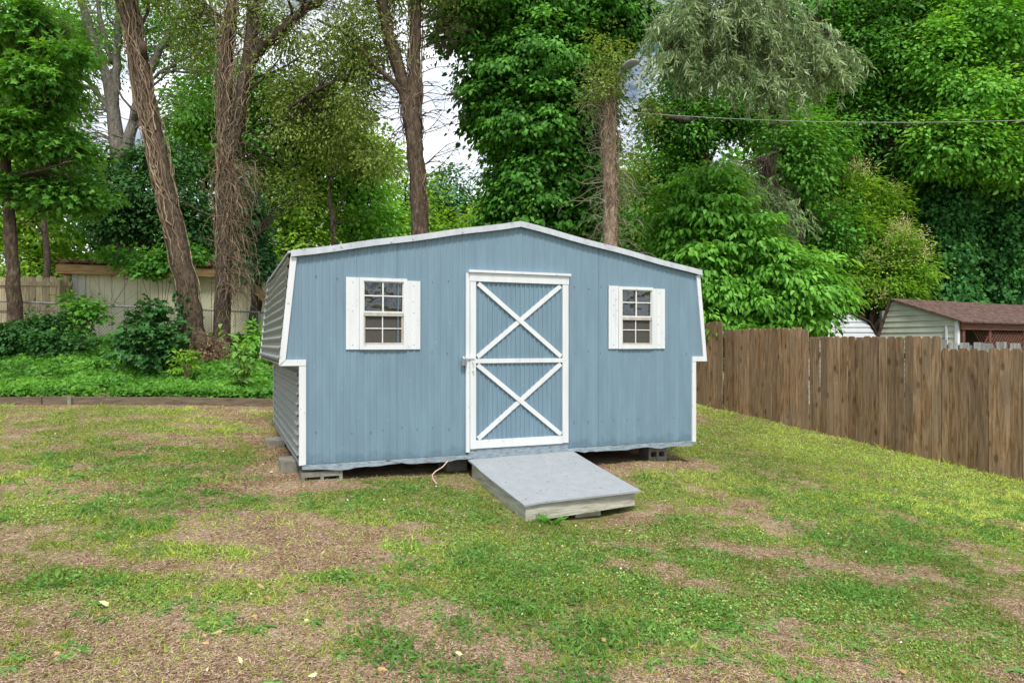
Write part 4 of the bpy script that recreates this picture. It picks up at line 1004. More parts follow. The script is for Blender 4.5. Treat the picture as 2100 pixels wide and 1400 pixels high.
# C pale grey forked tree behind outbuilding
b0=at(255,600,21.5);tC,oC=tree('grey_forked_tree','tall pale grey multi-stemmed tree rising behind the cream outbuilding','tree',b0)
mb=MB();limC=[]
for pts in ([(262,640,21.5,.42),(252,400,21.5,.36),(240,285,21.5,.33),(233,220,21.5,.30),(222,160,21.5,.22),(190,80,21.5,.19),(160,-20,21.5,.15),(140,-120,21.5,.1)],
            [(235,230,21.5,.2),(238,150,21.5,.2),(243,60,21.6,.17),(250,-30,21.7,.15),(252,-140,21.7,.1)],
            [(254,330,21.5,.27),(268,280,21.5,.25),(285,215,21.6,.22),(272,150,21.7,.18),(262,60,21.8,.16),(268,-100,21.8,.12)],
            [(275,250,21.5,.16),(300,170,21.4,.16),(322,115,21.3,.17),(350,70,21.2,.14),(388,-5,21.1,.11),(420,-100,21,.07)],
            [(232,240,21.5,.12),(200,190,21.4,.11),(160,140,21.3,.10),(110,70,21.2,.08),(60,10,21.1,.05)],
            [(228,130,21.5,.11),(210,60,21.5,.11),(195,-30,21.5,.08),(180,-100,21.5,.06)],
            [(300,170,21.4,.07),(340,140,21.2,.07),(400,110,21,.05),(450,60,20.8,.03)],
            [(330,150,21.2,.06),(380,140,21,.05),(440,150,20.8,.035),(480,130,20.7,.02)]):
    pts=[(a,b_,c,d_*.66) for a,b_,c,d_ in pts];Q,_=trunk(mb,pts,18,9,.02,.08);limC+=list(Q)
for k in range(26):
    p=limC[rng.integers(20,len(limC))];P=limb(mb,p,(rng.normal(),rng.normal()*.5,.2),1.5+1.8*rng.random(),.045);limC+=list(P)
C,O=clusters([(150,90,21.5,130,110,1.8,170),(330,60,21.5,150,90,1.8,150),(100,250,21,90,60,1.2,50),(250,-40,21.5,220,70,2,150),(60,120,21.3,90,80,1.2,60),(420,60,21.3,90,90,1.4,80),(400,200,21.5,70,90,1.2,45),(320,330,21.5,60,50,1,30)],shell=.15)
twigs_to(mb,limC,C,.85,.014)
mb.build('trunk',M['bark_grey'],tC,oC,smooth=True)
A=foliage(C,O,24,.42,.10,.045,'oval',flat=.7,down=.3,up=.3);leaf_obj('crown',[A],M['lf_mid'],tC,oC)

# D tree behind shed with two stems
b0=at(862,700,14.2);tD,oD=tree('twin_stem_tree','brown twin-stemmed tree rising behind the shed, bare twigs fanning out on its right','tree',b0)
mb=MB();QD,rD=trunk(mb,[(864,760,14.2,.22),(862,470,14.2,.18),(858,380,14.2,.165),(850,300,14.2,.17),(843,230,14.2,.19),(852,150,14.2,.125),(853,60,14.2,.115),(853,0,14.2,.11),(855,-140,14.2,.09)],30,12)
QD2,rD2=trunk(mb,[(845,250,14.2,.15),(828,180,14.2,.14),(812,120,14.2,.13),(793,50,14.2,.12),(780,-10,14.2,.11),(765,-120,14.2,.08)],16,10)
QD3,rD3=trunk(mb,[(835,205,14.2,.08),(808,170,14.1,.065),(778,150,14,.05),(740,95,13.9,.04),(700,60,13.8,.03),(650,40,13.7,.02)],14,7)
limD=list(QD[14:])+list(QD2)+list(QD3)
tw=[]
for k in range(34):   # fan of dead twigs
    p=QD[rng.integers(8,24)];z=.25*rng.random();P=limb(mb,p+np.array([.1,0,0]),(1,rng.normal()*.35,.35+z),.55+.75*rng.random(),.011,9,-.09,4,.18)
    for q in range(5): limb(mb,P[rng.integers(2,9)],(1,rng.normal()*.5,rng.normal()*.35),.25+.3*rng.random(),.005,6,-.08,3,.22)
for k in range(14):
    p=QD[rng.integers(8,22)];P=limb(mb,p,(-1,rng.normal()*.4,.3),.5+.6*rng.random(),.010,8,-.06,4,.2)
    for q in range(3): limb(mb,P[rng.integers(2,8)],(-1,rng.normal()*.5,rng.normal()*.3),.25+.3*rng.random(),.005,6,-.06,3,.22)
C,O=clusters([(745,60,14.2,100,120,1,130),(730,200,14.3,60,70,.8,40),(900,-20,14.2,110,50,1,60),(800,-50,14.2,160,50,1.3,70),(780,330,14.6,50,60,.6,18)],shell=.2)
twigs_to(mb,limD,C,.8,.008)
mb.build('trunk',M['bark_brown'],tD,oD,smooth=True)
vines(QD,rD,60,tD,oD,(.003,.011),.15,1,.1,spread=.3)
vines(QD2,rD2,22,tD,oD,(.005,.011),0,1,.3)
A=foliage(C,O,30,.30,.07,.032,'oval',flat=.8,down=.4,up=.4);leaf_obj('crown',[A],M['lf_olive'],tD,oD)

# E ivy-smothered tree
b0=at(1110,700,15.6);tE,oE=tree('ivy_covered_tree','massive tree smothered in bright green ivy directly behind the shed','tree',b0)
mb=MB();QE,rE=trunk(mb,[(1115,760,15.8,.4),(1110,500,15.8,.36),(1105,300,15.8,.34),(1100,100,15.8,.3),(1095,-150,15.8,.25)],20,12)
limE=list(QE[6:])
for k in range(22):
    p=QE[rng.integers(6,20)];P=limb(mb,p,(rng.normal(),rng.normal()*.6,.2),1.2+.8*rng.random(),.06);limE+=list(P)
mb.build('trunk',M['bark_dark'],tE,oE,smooth=True)
EL=[(1080,10,15.6,175,80,1.5,250),(1090,130,15.5,140,90,1.4,250),(1110,250,15.5,130,90,1.3,230),(1105,360,15.5,118,80,1.15,200),(1120,440,15.4,115,60,1.1,110),(960,30,15.6,70,70,1,90),(1230,40,15.7,75,75,1,110),(1000,200,15.4,52,90,.8,70),(1200,180,15.6,60,110,.9,110),(1190,330,15.5,55,90,.8,70),(1100,-110,15.6,190,80,1.6,150),(1040,420,15.3,50,40,.7,36),(1290,20,15.8,50,45,.7,40),(1215,430,15.4,45,60,.7,45)]
C,O=clusters(EL,shell=.8)
A=foliage(C,O,66,.32,.095,.072,'oval',droop=.45,flat=.32,down=.35,up=.9)
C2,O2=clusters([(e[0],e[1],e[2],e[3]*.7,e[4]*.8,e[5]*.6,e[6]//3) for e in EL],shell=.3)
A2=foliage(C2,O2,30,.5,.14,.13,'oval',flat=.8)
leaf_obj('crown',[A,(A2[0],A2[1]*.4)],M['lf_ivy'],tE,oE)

# F utility pole with lamp and dead vines
b0=at(1252,700,13.4);tF,oF=tree('utility_pole','wooden utility pole wrapped in dead vines behind the shed, grey lamp head at top','utility pole',b0)
mb=MB();QF,rF=trunk(mb,[(1252,770,13.4,.14),(1252,480,13.4,.135),(1250,330,13.4,.13),(1249,190,13.4,.125)],22,12,.0,.03)
mb.build('pole',M['pole'],tF,oF,smooth=True)
vines(QF,rF,46,tF,oF,(.005,.013),.3,1,.16,spread=.22)
hangers('dead_vine_sprays',[QF[i] for i in range(6,22)],(.6,-.1,.1),.95,190,tF,oF,.0055,M['twig'],droop=.35,kink=.3)
hangers('dead_vine_sprays',[QF[i] for i in range(6,22)],(-.6,-.1,.1),.75,150,tF,oF,.0055,M['twig'],droop=.3,kink=.3)
hangers('dead_vine_sprays',[QF[i] for i in range(18,22)],(0,0,.7),.8,90,tF,oF,.005,M['twig'],droop=.1,kink=.35)
mb=MB();mb.tube([at(1251,195,13.3),at(1258,172,13.2),at(1268,155,13.1),at(1279,142,13.0)],.028,8)
mb.build('lamp_arm',M['galv'],tF,oF,smooth=True)
a=at(1276,144,13.0);b_=at(1306,124,12.7);d=nrm(b_-a);sd_=nrm(np.cross(d,[0,0,1]));u=np.cross(sd_,d)
mb=MB();L=np.linalg.norm(b_-a)
pr=[(0,.05,.03),(.25,.10,.055),(.6,.13,.06),(.9,.11,.045),(1,.05,.02)]
V=[];nS=10
for (t,w_,h_) in pr:
    for q in range(nS):
        an=2*math.pi*q/nS;zz=math.sin(an);V.append(a+d*t*L+sd_*w_*math.cos(an)+u*h_*(zz if zz>0 else zz*.35))
Fq=[(r_*nS+q,r_*nS+(q+1)%nS,(r_+1)*nS+(q+1)%nS,(r_+1)*nS+q) for r_ in range(4) for q in range(nS)]+[tuple(range(nS))[::-1],tuple(range(4*nS,5*nS))]
mb.add(V,Fq);M['lampgrey']=noisy('lamp_housing',[(.3,(.22,.24,.25)),(.7,(.32,.34,.35))],rough=.4,bump=0)
mb.build('lamp_head',M['lampgrey'],tF,oF,smooth=True)
C,O=clusters([(1300,360,13.7,60,110,.5,34),(1330,230,13.7,50,50,.5,26),(1245,120,13.5,55,70,.5,70),(1210,200,13.6,30,50,.4,20),(1240,170,13.1,34,34,.25,26)],shell=.1)
A=foliage(C,O,20,.26,.06,.035,'oval');leaf_obj('leafy_sprays',[A],M['lf_olive'],tF,oF)

# wire
p0=at(1262,228,13.3);p1=at(2330,236,12.0);t=np.linspace(0,1,50)[:,None];P=p0+(p1-p0)*t;P[:,2]-=(4*t*(1-t))[:,0]*.17
mb=MB();mb.tube(P,.0065,5);m,Nd,Lk,b=mat('wire_jacket');b.inputs["Base Color"].default_value=(.25,.25,.24,1)
tag(mb.build('overhead_wire',m,smooth=True),'thin pale overhead wire running right from the utility pole across the trees','wire')

# H bright green broadleaf tree (dogwood-like) over the fence
b0=at(1540,700,16.0);tH,oH=tree('dogwood_tree','bright green broad-leaved small tree with drooping leaves spilling over the picket fence','tree',b0)
mb=MB();limH=[]
for pts in ([(1540,800,16,.13),(1530,640,16,.11),(1500,520,16,.09),(1470,420,16,.06),(1450,360,16,.03)],[(1538,720,16,.09),(1570,620,15.9,.07),(1620,560,15.8,.05),(1680,540,15.7,.03)],[(1535,700,16,.08),(1590,640,15.6,.06),(1650,620,15.4,.04),(1720,640,15.3,.02)],[(1530,690,16,.07),(1480,630,15.7,.05),(1430,590,15.5,.03)]):
    Q,_=trunk(mb,pts,14,7,.02);limH+=list(Q)
EL=[(1450,430,15.7,85,75,.9,110),(1510,500,15.6,110,70,1.0,150),(1430,540,15.4,65,60,.8,80),(1580,560,15.5,120,60,1.0,150),(1650,600,15.4,95,48,.8,100),(1470,600,15.3,70,55,.7,80),(1560,610,15.3,70,45,.8,36),(1670,645,15.3,58,34,.6,50),(1460,365,15.8,50,32,.6,34),(1420,640,15.2,40,36,.5,36),(1620,655,15.1,80,24,.4,44),(1500,668,14.9,40,16,.3,18),(1380,470,15.8,45,80,.6,50),(1690,590,15.4,40,26,.5,22)]
C,O=clusters(EL,shell=.75)
fd=(FP[0]-C[:,0])*.9+(FP[1]-C[:,1])*.435
k=(fd<-.25)|(C[:,2]>EYE+.62);C,O=C[k],O[k]
ppx=1050+F_*C[:,0]/C[:,1];ppy=705-F_*(C[:,2]-EYE)/C[:,1];k=~((ppx>1680)&(ppy>632-.25*(ppx-1700)*0))&(ppx<1770);C,O=C[k],O[k]
twigs_to(mb,limH,C,.6,.010)
mb.build('trunk',M['bark_brown'],tH,oH,smooth=True)
A=foliage(C,O,34,.34,.125,.066,'oval',droop=.6,flat=.22,down=.22,up=1.1,var=.4)
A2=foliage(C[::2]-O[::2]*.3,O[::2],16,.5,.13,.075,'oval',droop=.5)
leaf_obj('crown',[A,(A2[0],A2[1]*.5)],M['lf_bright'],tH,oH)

# I yellow-green flowering shrub
b0=at(1770,700,19.5);tI,oI=tree('flowering_shrub_tree','yellow-green shrub tree tipped with pinkish flower panicles behind the green shed','tree',b0)
mb=MB();limI=[]
for pts in ([(1775,720,19.5,.10),(1765,620,19.5,.08),(1735,500,19.5,.06),(1750,400,19.5,.03)],[(1775,700,19.5,.09),(1800,600,19.5,.07),(1850,520,19.5,.04)],[(1770,690,19.5,.08),(1720,600,19.4,.06),(1705,540,19.4,.03)],[(1778,690,19.5,.07),(1830,620,19.4,.05),(1880,560,19.4,.03)]):
    Q,_=trunk(mb,pts,12,6,.02);limI+=list(Q)
EL=[(1755,400,19.5,50,50,.9,80),(1740,470,19.5,50,45,.8,60),(1815,500,19.5,75,55,.9,110),(1870,550,19.4,45,38,.7,60),(1790,570,19.3,90,40,.8,80),(1830,420,19.6,28,30,.5,24),(1720,560,19.4,40,50,.7,40),(1840,600,19.3,60,24,.6,40)]
C,O=clusters(EL,shell=.7);twigs_to(mb,limI,C,.4,.010)
mb.build('trunk',M['bark_brown'],tI,oI,smooth=True)
A=foliage(C,O,34,.36,.11,.045,'oval',droop=.4,flat=.5,down=.1,up=.7);leaf_obj('crown',[A],M['lf_yellow'],tI,oI)
C,O=clusters([(1755,352,19.2,42,14,.6,26),(1850,478,18.9,48,22,.5,34),(1810,520,18.7,60,30,.3,12),(1832,395,19.4,16,14,.3,8),(1715,440,19,14,26,.3,8),(1775,605,18.6,80,20,.2,8),(1880,520,18.9,32,14,.4,14)],shell=.5)
A=foliage(C,O,26,.18,.06,.022,'lance',flat=1.3,down=-.4,up=.2);leaf_obj('flower_panicles',[A],M['lf_flower'],tI,oI)

# G pale narrow-leaved tree
b0=at(1640,700,18.5);tG,oG=tree('willow_oak','tall tree with pale drooping narrow leaves hanging right of the utility pole','tree',b0)
mb=MB();QG,_=trunk(mb,[(1640,720,18.5,.35),(1630,500,18.5,.3),(1600,300,18.2,.26),(1590,100,18,.22),(1600,-100,18,.16)],20,10)
limG=list(QG[8:])
for pts in ([(1600,250,18.1,.10),(1560,120,16.5,.09),(1520,60,14.5,.06),(1470,60,13.4,.03)],[(1595,150,18,.10),(1640,60,16,.08),(1680,60,14.5,.04),(1720,90,13.8,.02)],[(1600,80,18,.09),(1520,-20,15.5,.07),(1440,-10,13.8,.04)],[(1620,350,18.2,.05),(1600,300,17,.04),(1570,330,16.2,.02)],[(1440,30,13.8,.04),(1400,60,13.6,.03),(1360,110,13.5,.015)]):
    Q,_=trunk(mb,pts,12,6,.03);limG+=list(Q)
EL=[(1420,40,13.5,95,60,.8,80),(1540,50,13.6,110,65,.9,100),(1640,95,13.7,85,52,.7,80),(1705,115,13.8,48,40,.5,40),(1380,110,13.4,50,32,.4,24),(1480,120,13.5,70,36,.6,40),(1590,160,13.6,70,26,.4,30),(1560,400,16.3,75,45,.7,60),(1500,350,16.2,50,35,.5,26),(1600,440,16.3,52,34,.6,40),(1500,-40,13.6,190,50,1,110)]
C,O=clusters(EL,shell=.3)
twigs_to(mb,limG,C,.8,.008)
mb.build('trunk',M['bark_dark'],tG,oG,smooth=True)
# hanging sprays: lances along drooping rays
def sprays(C,nl,L,W,rad,seed=0):
    n=len(C);idr=np.repeat(np.arange(n),nl);m_=len(idr)
    th=rng.random(n)*2*np.pi;sp=np.stack([np.cos(th),np.sin(th),-.35*np.ones(n)],-1)
    t=rng.random(m_);P=C[idr]+sp[idr]*(t*rad)[:,None];P[:,2]-=(t**2)*rad*.8;P+=rng.normal(size=(m_,3))*.03
    D=sp[idr]*.6+rdir(m_)*.75;D[:,2]-=.75
    s=.7+.6*rng.random(m_);ct=rng.random(n)
    return leafV(P,D,rdir(m_),L*s,W*s,'lance',.3),np.clip(ct[idr]*.35+rng.random(m_)*.75-.05,0,1)
leaf_obj('crown',[sprays(C,46,.17,.026,.50)],M['lf_silver'],tG,oG)

# J ivy-clad trunks at right
for k,(px,wd,top,lab_) in enumerate(((1925,46,330,'dark ivy-clad tree column right of the flowering shrub tree'),(2045,52,350,'dark ivy-clad tree column at the right edge of the picture'),(1850,30,100,'tall dark ivy-wrapped trunk above the flowering shrub tree'))):
    D_=20.6+k*.5;b0=at(px,700,D_);t_,o_t=tree('ivy_clad_tree',lab_,'tree',b0,group='ivy-clad trees behind the neighbouring sheds')
    mb=MB();trunk(mb,[(px,760,D_,.4),(px+4,500,D_,.36),(px-4,250,D_,.3),(px+10,-100,D_,.22)],16,10);
    for q in range(10): limb(mb,at(px,rng.integers(-60,260),D_),(rng.normal(),rng.normal(),.3),2.2,.09)
    mb.build('trunk',M['bark_dark'],t_,o_t,smooth=True)
    EL=[(px,y_,D_,wd*(1+.25*rng.random()),55,.9,95) for y_ in range(top,680,62)]
    C,O=clusters(EL,shell=.85);A=foliage(C,O,40,.34,.11,.10,'oval',droop=.3,flat=.8,down=.6,up=.4);leaf_obj('ivy_leaves',[A],M['lf_column'],t_,o_t)
    top_=(px,60,D_+.5,150,140,2.4,260) if k<2 else (px-30,30,D_-.5,130,120,2.2,240)
    C,O=clusters([top_,(px-60,240,D_+.3,110,70,1.6,130)],shell=.5);A=foliage(C,O,36,.48,.13,.085,'oval',droop=.3);leaf_obj('crown',[A],M['lf_mid' if k!=1 else 'lf_ivy'],t_,o_t)

# K and other background trees -----------------------------------------
def bgtree(px,D,ells,mt,L,lab_,nm='background_tree',tr=.3,ttop=80,bk='bark_dark',per=34,cr=.5,shell=.5,limbs=(),W=.6,grp='leafy trees filling the background',tw=.3,flat=.6):
    b0=at(px,700,D);t_,o_t=tree(nm,lab_,'tree',b0,group=grp)
    mb=MB();Q,_=trunk(mb,[(px,760,D,tr*1.2),(px+8,500,D,tr),(px-6,ttop+(500-ttop)*.4,D,tr*.8),(px+6,ttop,D,tr*.4)],18,9,.03)
    src=list(Q[5:])
    for pts in limbs:
        Q2,_=trunk(mb,pts,14,8,.03);src+=list(Q2)
    for q in range(7): src+=list(limb(mb,Q[rng.integers(7,18)],(rng.normal(),rng.normal()*.6,.3),D*.09,tr*.22))
    C,O=clusters(ells,shell=shell);twigs_to(mb,src,C,tw,.012)
    mb.build('trunk',M[bk],t_,o_t,smooth=True)
    A=foliage(C,O,per,cr,L,L*W,'oval',droop=.3,flat=flat);leaf_obj('crown',[A],M[mt],t_,o_t);return t_
bgtree(2220,19.5,[(2010,60,19.5,130,90,1.6,260),(1990,200,19.3,120,70,1.4,200),(1960,300,19.2,110,60,1.2,180),(2060,330,19.4,80,60,1.2,130),(1900,130,19.6,90,80,1.4,130),(2130,180,19.5,80,120,1.4,120)],'lf_bright',.13,'bright green maple-like tree filling the right edge above the ivy columns',nm='maple_tree',limbs=[[(1700,330,20.6,.03),(1850,180,20.5,.10),(1930,110,20.4,.13),(2000,60,20.2,.16),(2090,-10,20.0,.2)]],cr=.45,tw=.5,ttop=-60)
bgtree(1760,20.5,[(1660,300,18.8,80,70,.9,110),(1700,480,18.6,60,80,.7,70),(1760,120,20.5,110,110,1.5,230),(1740,260,20.5,110,80,1.4,200),(1690,20,20.6,140,70,1.6,180),(1680,400,20.6,90,80,1.2,120),(1830,330,20.7,90,70,1.4,120)],'lf_ivy',.12,'dark ivy-hung tree in the middle of the right-hand woods, its limb reaching left',limbs=[[(1770,-10,20.4,.2),(1720,5,20.2,.15),(1690,25,20,.1),(1640,60,19.8,.05)]],tr=.42,ttop=-100)
bgtree(1440,19.5,[(1400,60,19.5,60,60,1.3,60),(1400,260,19.3,60,80,1.2,150),(1500,230,19.5,60,60,1.2,90),(1380,400,19.4,80,90,1.2,170),(1440,500,19,90,60,1,120),(1345,240,19.5,22,70,.8,40),(1400,150,19.4,40,70,1.1,80)],'lf_ivy',.11,'green tree with a curving limb between the utility pole and the pale narrow-leaved tree',limbs=[[(1300,228,16.5,.05),(1345,235,17,.06),(1400,245,18,.07),(1440,255,19,.09)]],cr=.42)
bgtree(1620,21.5,[(1640,300,17.4,75,90,.5,90),(1590,240,20.5,110,70,1.4,130),(1640,340,21.5,90,80,1.3,120),(1560,480,21.5,90,90,1.3,150),(1650,520,21.5,90,80,1.3,150),(1520,100,21.6,130,90,1.6,110)],'lf_mid',.12,'mid-green tree showing behind the pale narrow-leaved sprays')
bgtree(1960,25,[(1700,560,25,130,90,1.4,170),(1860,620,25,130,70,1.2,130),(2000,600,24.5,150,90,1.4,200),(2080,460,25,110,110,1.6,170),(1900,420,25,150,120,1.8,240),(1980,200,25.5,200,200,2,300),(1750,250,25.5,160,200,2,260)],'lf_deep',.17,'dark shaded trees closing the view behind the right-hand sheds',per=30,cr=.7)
# left small maple and its overhanging crown
bx_=at(28,690,15.7);tL,oL=tree('slender_tree','slender brown tree at the far left edge with broad green leaves overhead','tree',bx_)
mb=MB();QL,_=trunk(mb,[(34,720,15.7,.17),(30,640,15.7,.15),(22,520,15.7,.13),(20,420,15.7,.12),(10,320,15.7,.11),(-5,200,15.7,.10),(-10,0,15.7,.08)],22,10)
limL=list(QL[8:])
for pts in ([(8,300,15.7,.05),(60,240,15.3,.04),(120,190,14.9,.02)],[(-5,200,15.7,.05),(60,120,15.2,.035),(140,60,14.8,.02)],[(10,360,15.7,.04),(80,350,15.3,.03),(150,330,15,.015)]):
    Q,_=trunk(mb,pts,10,5,.02);limL+=list(Q)
C,O=clusters([(40,50,15.4,100,70,1,120),(80,170,15.2,80,50,.9,90),(30,270,15.5,90,60,.9,110),(120,300,15.8,60,40,.8,40),(60,380,16,90,40,.8,70),(150,110,15,30,40,.5,16),(150,395,16.2,90,50,.7,60)],shell=.3)
twigs_to(mb,limL,C,.6,.009);mb.build('trunk',M['bark_brown'],tL,oL,smooth=True)
A=foliage(C,O,26,.42,.13,.115,'lobe',droop=.3,flat=.35,down=.2);leaf_obj('crown',[A],M['lf_mid'],tL,oL)
# dark tree above outbuilding
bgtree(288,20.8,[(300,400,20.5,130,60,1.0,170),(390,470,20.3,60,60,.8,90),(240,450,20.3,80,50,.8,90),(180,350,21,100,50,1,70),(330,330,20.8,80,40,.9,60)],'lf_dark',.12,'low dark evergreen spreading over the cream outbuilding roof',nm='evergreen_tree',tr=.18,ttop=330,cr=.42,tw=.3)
bgtree(520,17.6,[(510,470,17.4,42,65,.6,110),(528,535,17.3,34,32,.5,50),(495,400,17.6,30,50,.5,36)],'lf_blue',.085,'dark ivy-covered stump mass beside the shed, right of the vine-draped tree',nm='ivy_mass',tr=.12,ttop=420,cr=.26,W=.85,grp=None,per=40)
# sunny backdrop
far=[(60,30,[(60,440,30,150,90,2.2,180),(20,330,30,120,80,2,130),(100,560,30,160,70,2,150),(0,180,30,100,110,2,100)],'lf_yellow','sunlit yellow-green tree far left beyond the back fence'),
 (200,33,[(180,520,33,140,90,2.2,170),(220,420,33,130,80,2.2,130),(130,330,33,110,60,2,90)],'lf_bright','bright green tree beyond the outbuilding roof'),
 (420,31,[(420,300,31,110,110,2,200),(400,500,31,150,100,2,180),(440,240,31,70,60,1.6,45)],'lf_mid','mid-green tree between the leaning tree and the vine-draped tree'),
 (590,29,[(600,420,29,100,90,2,170),(570,320,29,90,80,1.8,120),(640,300,29,80,60,1.6,80),(590,520,29,120,70,1.8,130)],'lf_yellow','sunlit tree beyond the shed roof, nearest the vine-draped tree'),
 (720,31,[(710,350,31,100,90,2,170),(740,440,31,110,80,2,170),(690,260,31,70,50,1.6,70)],'lf_bright','bright green rounded tree left of the twin-stemmed tree'),
 (830,34,[(820,420,34,90,70,2,140),(790,330,34,60,50,1.8,60),(870,470,34,90,60,2,100)],'lf_yellow','yellow-green tree directly behind the twin-stemmed tree'),
 (915,36,[(915,400,36,52,62,1.8,110),(930,470,36,90,60,2,130),(965,440,36,30,40,1.2,26)],'lf_blue','small bluish-green tree right of the twin-stemmed tree'),
 (480,27,[(470,170,27,110,80,2,110),(400,240,27,70,60,1.5,60),(520,260,27,70,70,1.5,80)],'lf_mid','tall mid-green tree whose sparse crown fills the sky behind the vine-draped tree'),
 (680,27.5,[(690,230,27.5,80,60,1.6,80),(620,200,27.5,80,70,1.6,80),(740,300,27.5,60,50,1.4,60)],'lf_olive','tall olive-green tree with a thin crown left of the twin-stemmed tree'),
 (90,26,[(90,170,26,90,60,1.6,80),(140,60,26,120,60,1.8,90),(60,260,26,70,50,1.4,60)],'lf_mid','tall leafy tree behind the slender tree at the far left'),
 (1010,30,[(1010,460,30,70,50,1.6,90),(1320,480,30,90,60,1.6,110),(1300,390,30,60,60,1.2,60)],'lf_yellow','pale green tree low behind the shed ridge'),
 (1330,28,[(1330,460,28,90,90,1.8,170),(1370,340,28,70,60,1.5,80),(1310,560,28,80,60,1.5,90)],'lf_mid','green tree showing right of the utility pole')]
for (px,D,el,mt,lb) in far:
    bgtree(px,D,el,mt,.17,lb,tr=.22 if D>28.5 else .11,ttop=max(330,el[0][1]-10),per=30,cr=.75,shell=.35,tw=.15,W=.7,flat=.5)
# far woods as one mass
EL=[(px,640-40*vn(px*.01,0,5),48,150,150,4,150) for px in range(-500,2700,130)]
C,O=clusters(EL,shell=.3);A=foliage(C,O,22,1.3,.42,.34,'oval')
EL2=[(px,430,52,140,150,4,120) for px in range(1250,2600,120)]
C,O=clusters(EL2,shell=.3);A2=foliage(C,O,22,1.3,.42,.34,'oval')
tag(leaf_obj('far_woods',[A,A2],M['lf_mid']),'distant woods merging into one green mass behind all the trees','woods',kind='stuff')

# ------------------------------------------------------------------ understory plants
def plant(name,lab_,cat,px,py,D,ells,mt,L,shape='oval',per=20,cr=.22,W=.6,droop=.3,down=.2,up=.8,stems=12,shell=.4,flat=.5,group=None,stemtop=None):
    b0=at(px,py,D);t_,o_t=tree(name,lab_,cat,b0,group)
    C,O=clusters(ells,shell=shell);C[:,2]=np.maximum(C[:,2],gz(C[:,0],C[:,1])+.06)
    mb=MB();o3=np.array(o_t)
    for c in C[rng.permutation(len(C))[:stems]]:
        P=o3+(c-o3)*np.linspace(0,1,6)[:,None];P[:,2]+=np.sin(np.linspace(0,np.pi,6))*.08;mb.tube(P,np.linspace(.014,.005,6),4,cap=False)
    mb.build('stems',M['vine'],t_,o_t)
    A=foliage(C,O,per,cr,L,L*W,shape,droop=droop,down=down,up=up,flat=flat);leaf_obj('leaves',[A],M[mt],t_,o_t);return t_
plant('maple_shrub','dark green pointed-leaf shrub standing on the ivy bank left of the leaning tree','shrub',303,750,13.7,[(303,715,13.7,60,38,.5,60),(303,665,13.7,34,34,.35,30),(312,632,13.7,18,20,.2,12),(262,690,13.7,26,14,.2,10),(340,690,13.7,22,20,.2,12)],'lf_dark',.12,'lobe',14,.22,.95,stems=20)
plant('ivy_bush','tangled ivy bush swallowing the chain-link fence at the far left','bush',80,700,15.2,[(60,680,15.2,80,26,.5,80),(20,695,15,60,24,.5,46),(110,662,15.3,46,24,.4,34),(120,702,14.9,70,18,.4,44)],'lf_dark',.085,'lobe',22,.24,.9,stems=20)
plant('ivy_bush','ivy clump climbing the white corner board of the cream outbuilding','bush',165,700,15.2,[(165,630,15.3,34,20,.3,26),(190,640,15.3,24,16,.2,9),(150,665,15.2,24,26,.3,16)],'lf_mid',.10,'lobe',18,.22,.9,stems=8)
plant('low_weed','small yellow-green layered seedling in front of the leaning tree base','plant',383,775,13.2,[(383,728,13.2,24,10,.2,14),(383,752,13.2,26,10,.2,12)],'lf_yellow',.075,'oval',14,.12,.5,stems=6,flat=.2)
plant('mint_weed','loose leafy weed growing behind the shed corner beside the chain-link fence','plant',520,735,14.5,[(525,690,14.6,22,28,.3,26),(505,720,14.4,30,20,.3,20)],'lf_bright',.09,'oval',14,.2,.6,stems=8)
plant('roof_creeper','green creeper trailing over the tan fascia beside the leaning tree','creeper',330,560,17.0,[(330,535,17.2,46,26,.4,60),(300,555,17.1,30,16,.2,18),(395,520,17.2,30,24,.4,26),(250,525,17.6,50,16,.3,30)],'lf_ivy',.10,'lobe',16,.24,.9,stems=0 or 4)
# pokeweed: arching stems, big leaves in pairs
b0=at(500,815,12.45);tP,oP=tree('pokeweed','tall big-leaved light green weed with arching stems beside the shed rear corner','plant',b0)
mb=MB();pk=[];pt=[]
for (pts,nl) in (([(500,815,12.5,.014),(496,760,12.5,.012),(485,715,12.5,.010),(470,690,12.45,.008),(445,655,12.4,.005)],16),([(500,815,12.5,.014),(505,770,12.45,.012),(520,735,12.4,.009),(535,720,12.4,.006)],11),([(498,800,12.5,.012),(480,760,12.4,.010),(462,740,12.35,.007)],9),([(500,812,12.5,.012),(500,760,12.4,.010),(500,725,12.3,.007),(508,700,12.3,.005)],12)):
    Q,_=trunk(mb,pts,14,6,.004,0)
    for q in range(nl):
        p=Q[2+int((len(Q)-3)*q/nl)];th=q*2.4+rng.random()
        pk.append(p);pt.append([math.cos(th),math.sin(th)*.8-.25,-.15+.3*rng.random()])
P=np.array(pk);D=np.array(pt);n=len(P);L=.17+.10*rng.random(n)
mb.build('stems',M['maroonwood'],tP,oP)
leaf_obj('leaves',[(leafV(P,D,rdir(n)*.3+np.array([0,-.3,1]),L,L*.42,'oval',.45),.3+.6*rng.random(n))],M['lf_poke'],tP,oP)
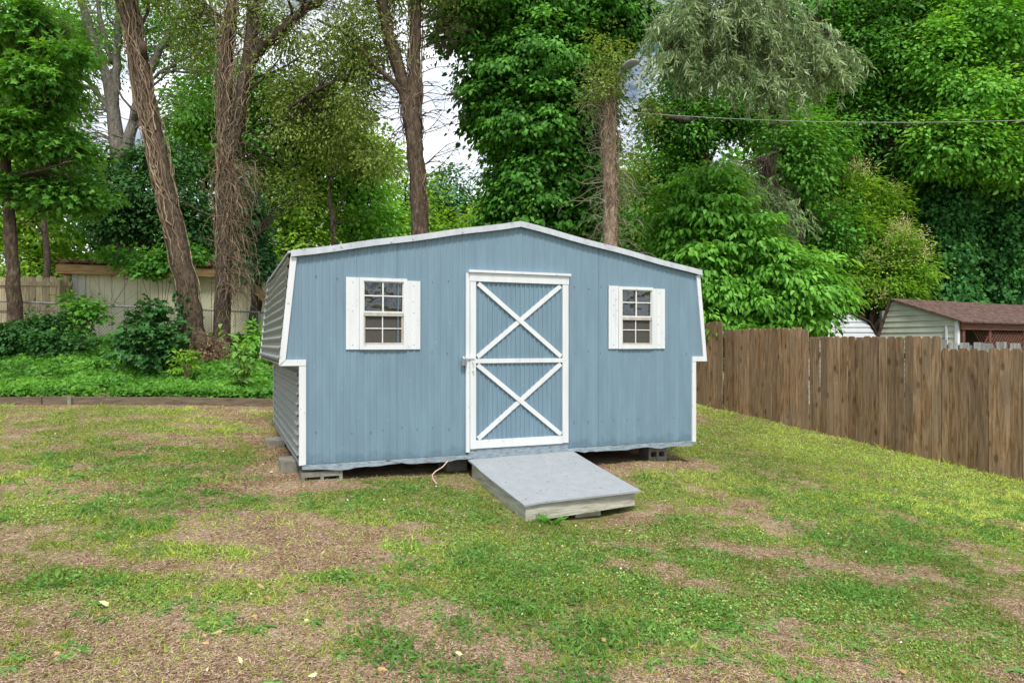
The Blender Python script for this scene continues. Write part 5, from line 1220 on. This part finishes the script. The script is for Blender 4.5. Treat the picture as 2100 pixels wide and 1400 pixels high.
# root brush pile
b0=at(430,735,14.3);tR,oR=tree('brush_pile','heap of brown dead twigs and roots between the two vine-covered trunks','brush pile',b0)
st=[at(px,py,14.5) for px,py in ((405,735),(425,720),(445,735),(430,700),(460,730),(415,745),(450,745),(470,742))]
hangers('twigs',st,(0,-.2,.2),.5,520,tR,oR,.008,None,droop=.6,kink=.5)
n=900;P=np.array(st)[rng.integers(len(st),size=n)]+rng.normal(size=(n,3))*np.array([.25,.2,.10]);leaf_obj('dead_leaves',[(leafV(P,rdir(n),rdir(n),.06,.035,'oval',.4),rng.random(n))],M['duff'],tR,oR)['kind']='stuff'
# dandelion at ramp
p=toW(-.36,-1.50,0);p[2]=float(gz(p[0],p[1]));td=thing('dandelion',tuple(p),'small dark green toothed-leaf weed growing against the ramp front board','weed')
nl=13;th=np.linspace(0,2*np.pi,nl,endpoint=False);D=np.stack([np.cos(th),np.sin(th)*.5-.1,.9+.4*rng.random(nl)],-1)
L=.09+.06*rng.random(nl)
Pd=np.tile(p,(nl,1))+np.stack([np.linspace(-.07,.09,nl),0*th-.01,0*th],-1)
leaf_obj('leaves',[(leafV(Pd,D,np.stack([-np.cos(th),-np.sin(th)-1,0*th+.3],-1),L,L*.36,'lobe',.4),.3+.3*rng.random(nl))],M['lf_mid'],td,tuple(p))
# grass tufts bottom-left
for (px,py,lab_) in ((48,1335,'dry dark grass tuft at the lower left corner, the leftmost of two'),(137,1348,'dry dark grass tuft at the lower left, the right one of two'),(905,985,'upright pale grass sprigs in the gap beside the ramp')):
    D_=1.66*F_/(py-705)*.93 if py>1000 else 7.0;p=at(px,py,D_);p[2]=float(gz(p[0],p[1]))
    tg=thing('grass_tuft',tuple(p),lab_,'grass tuft',group='grass tufts');n=70 if py>1000 else 16
    P=np.tile(p,(n,1))+rng.normal(size=(n,3))*np.array([.018,.018,0]);D=rdir(n,1.2,.5)
    leaf_obj('blades',[(leafV(P,D,rdir(n),.04+.04*rng.random(n),.003,'lance',.4),rng.random(n)*.5)],M['grass'],tg,tuple(p))
# vine stems on cream wall
tw_=thing('bare_vine',tuple(at(215,640,17.3)),'thin bare vine stems fanning up the cream outbuilding wall','vine')
hangers('stems',[at(px,640,17.55) for px in (195,205,215,230)],(.25,0,1.0),1.1,16,tw_,tuple(at(215,640,17.3)),.007,M['twig'],droop=-.1,kink=.14)
print("objects",len(bpy.data.objects),"verts",sum(len(m.vertices) for m in bpy.data.meshes))
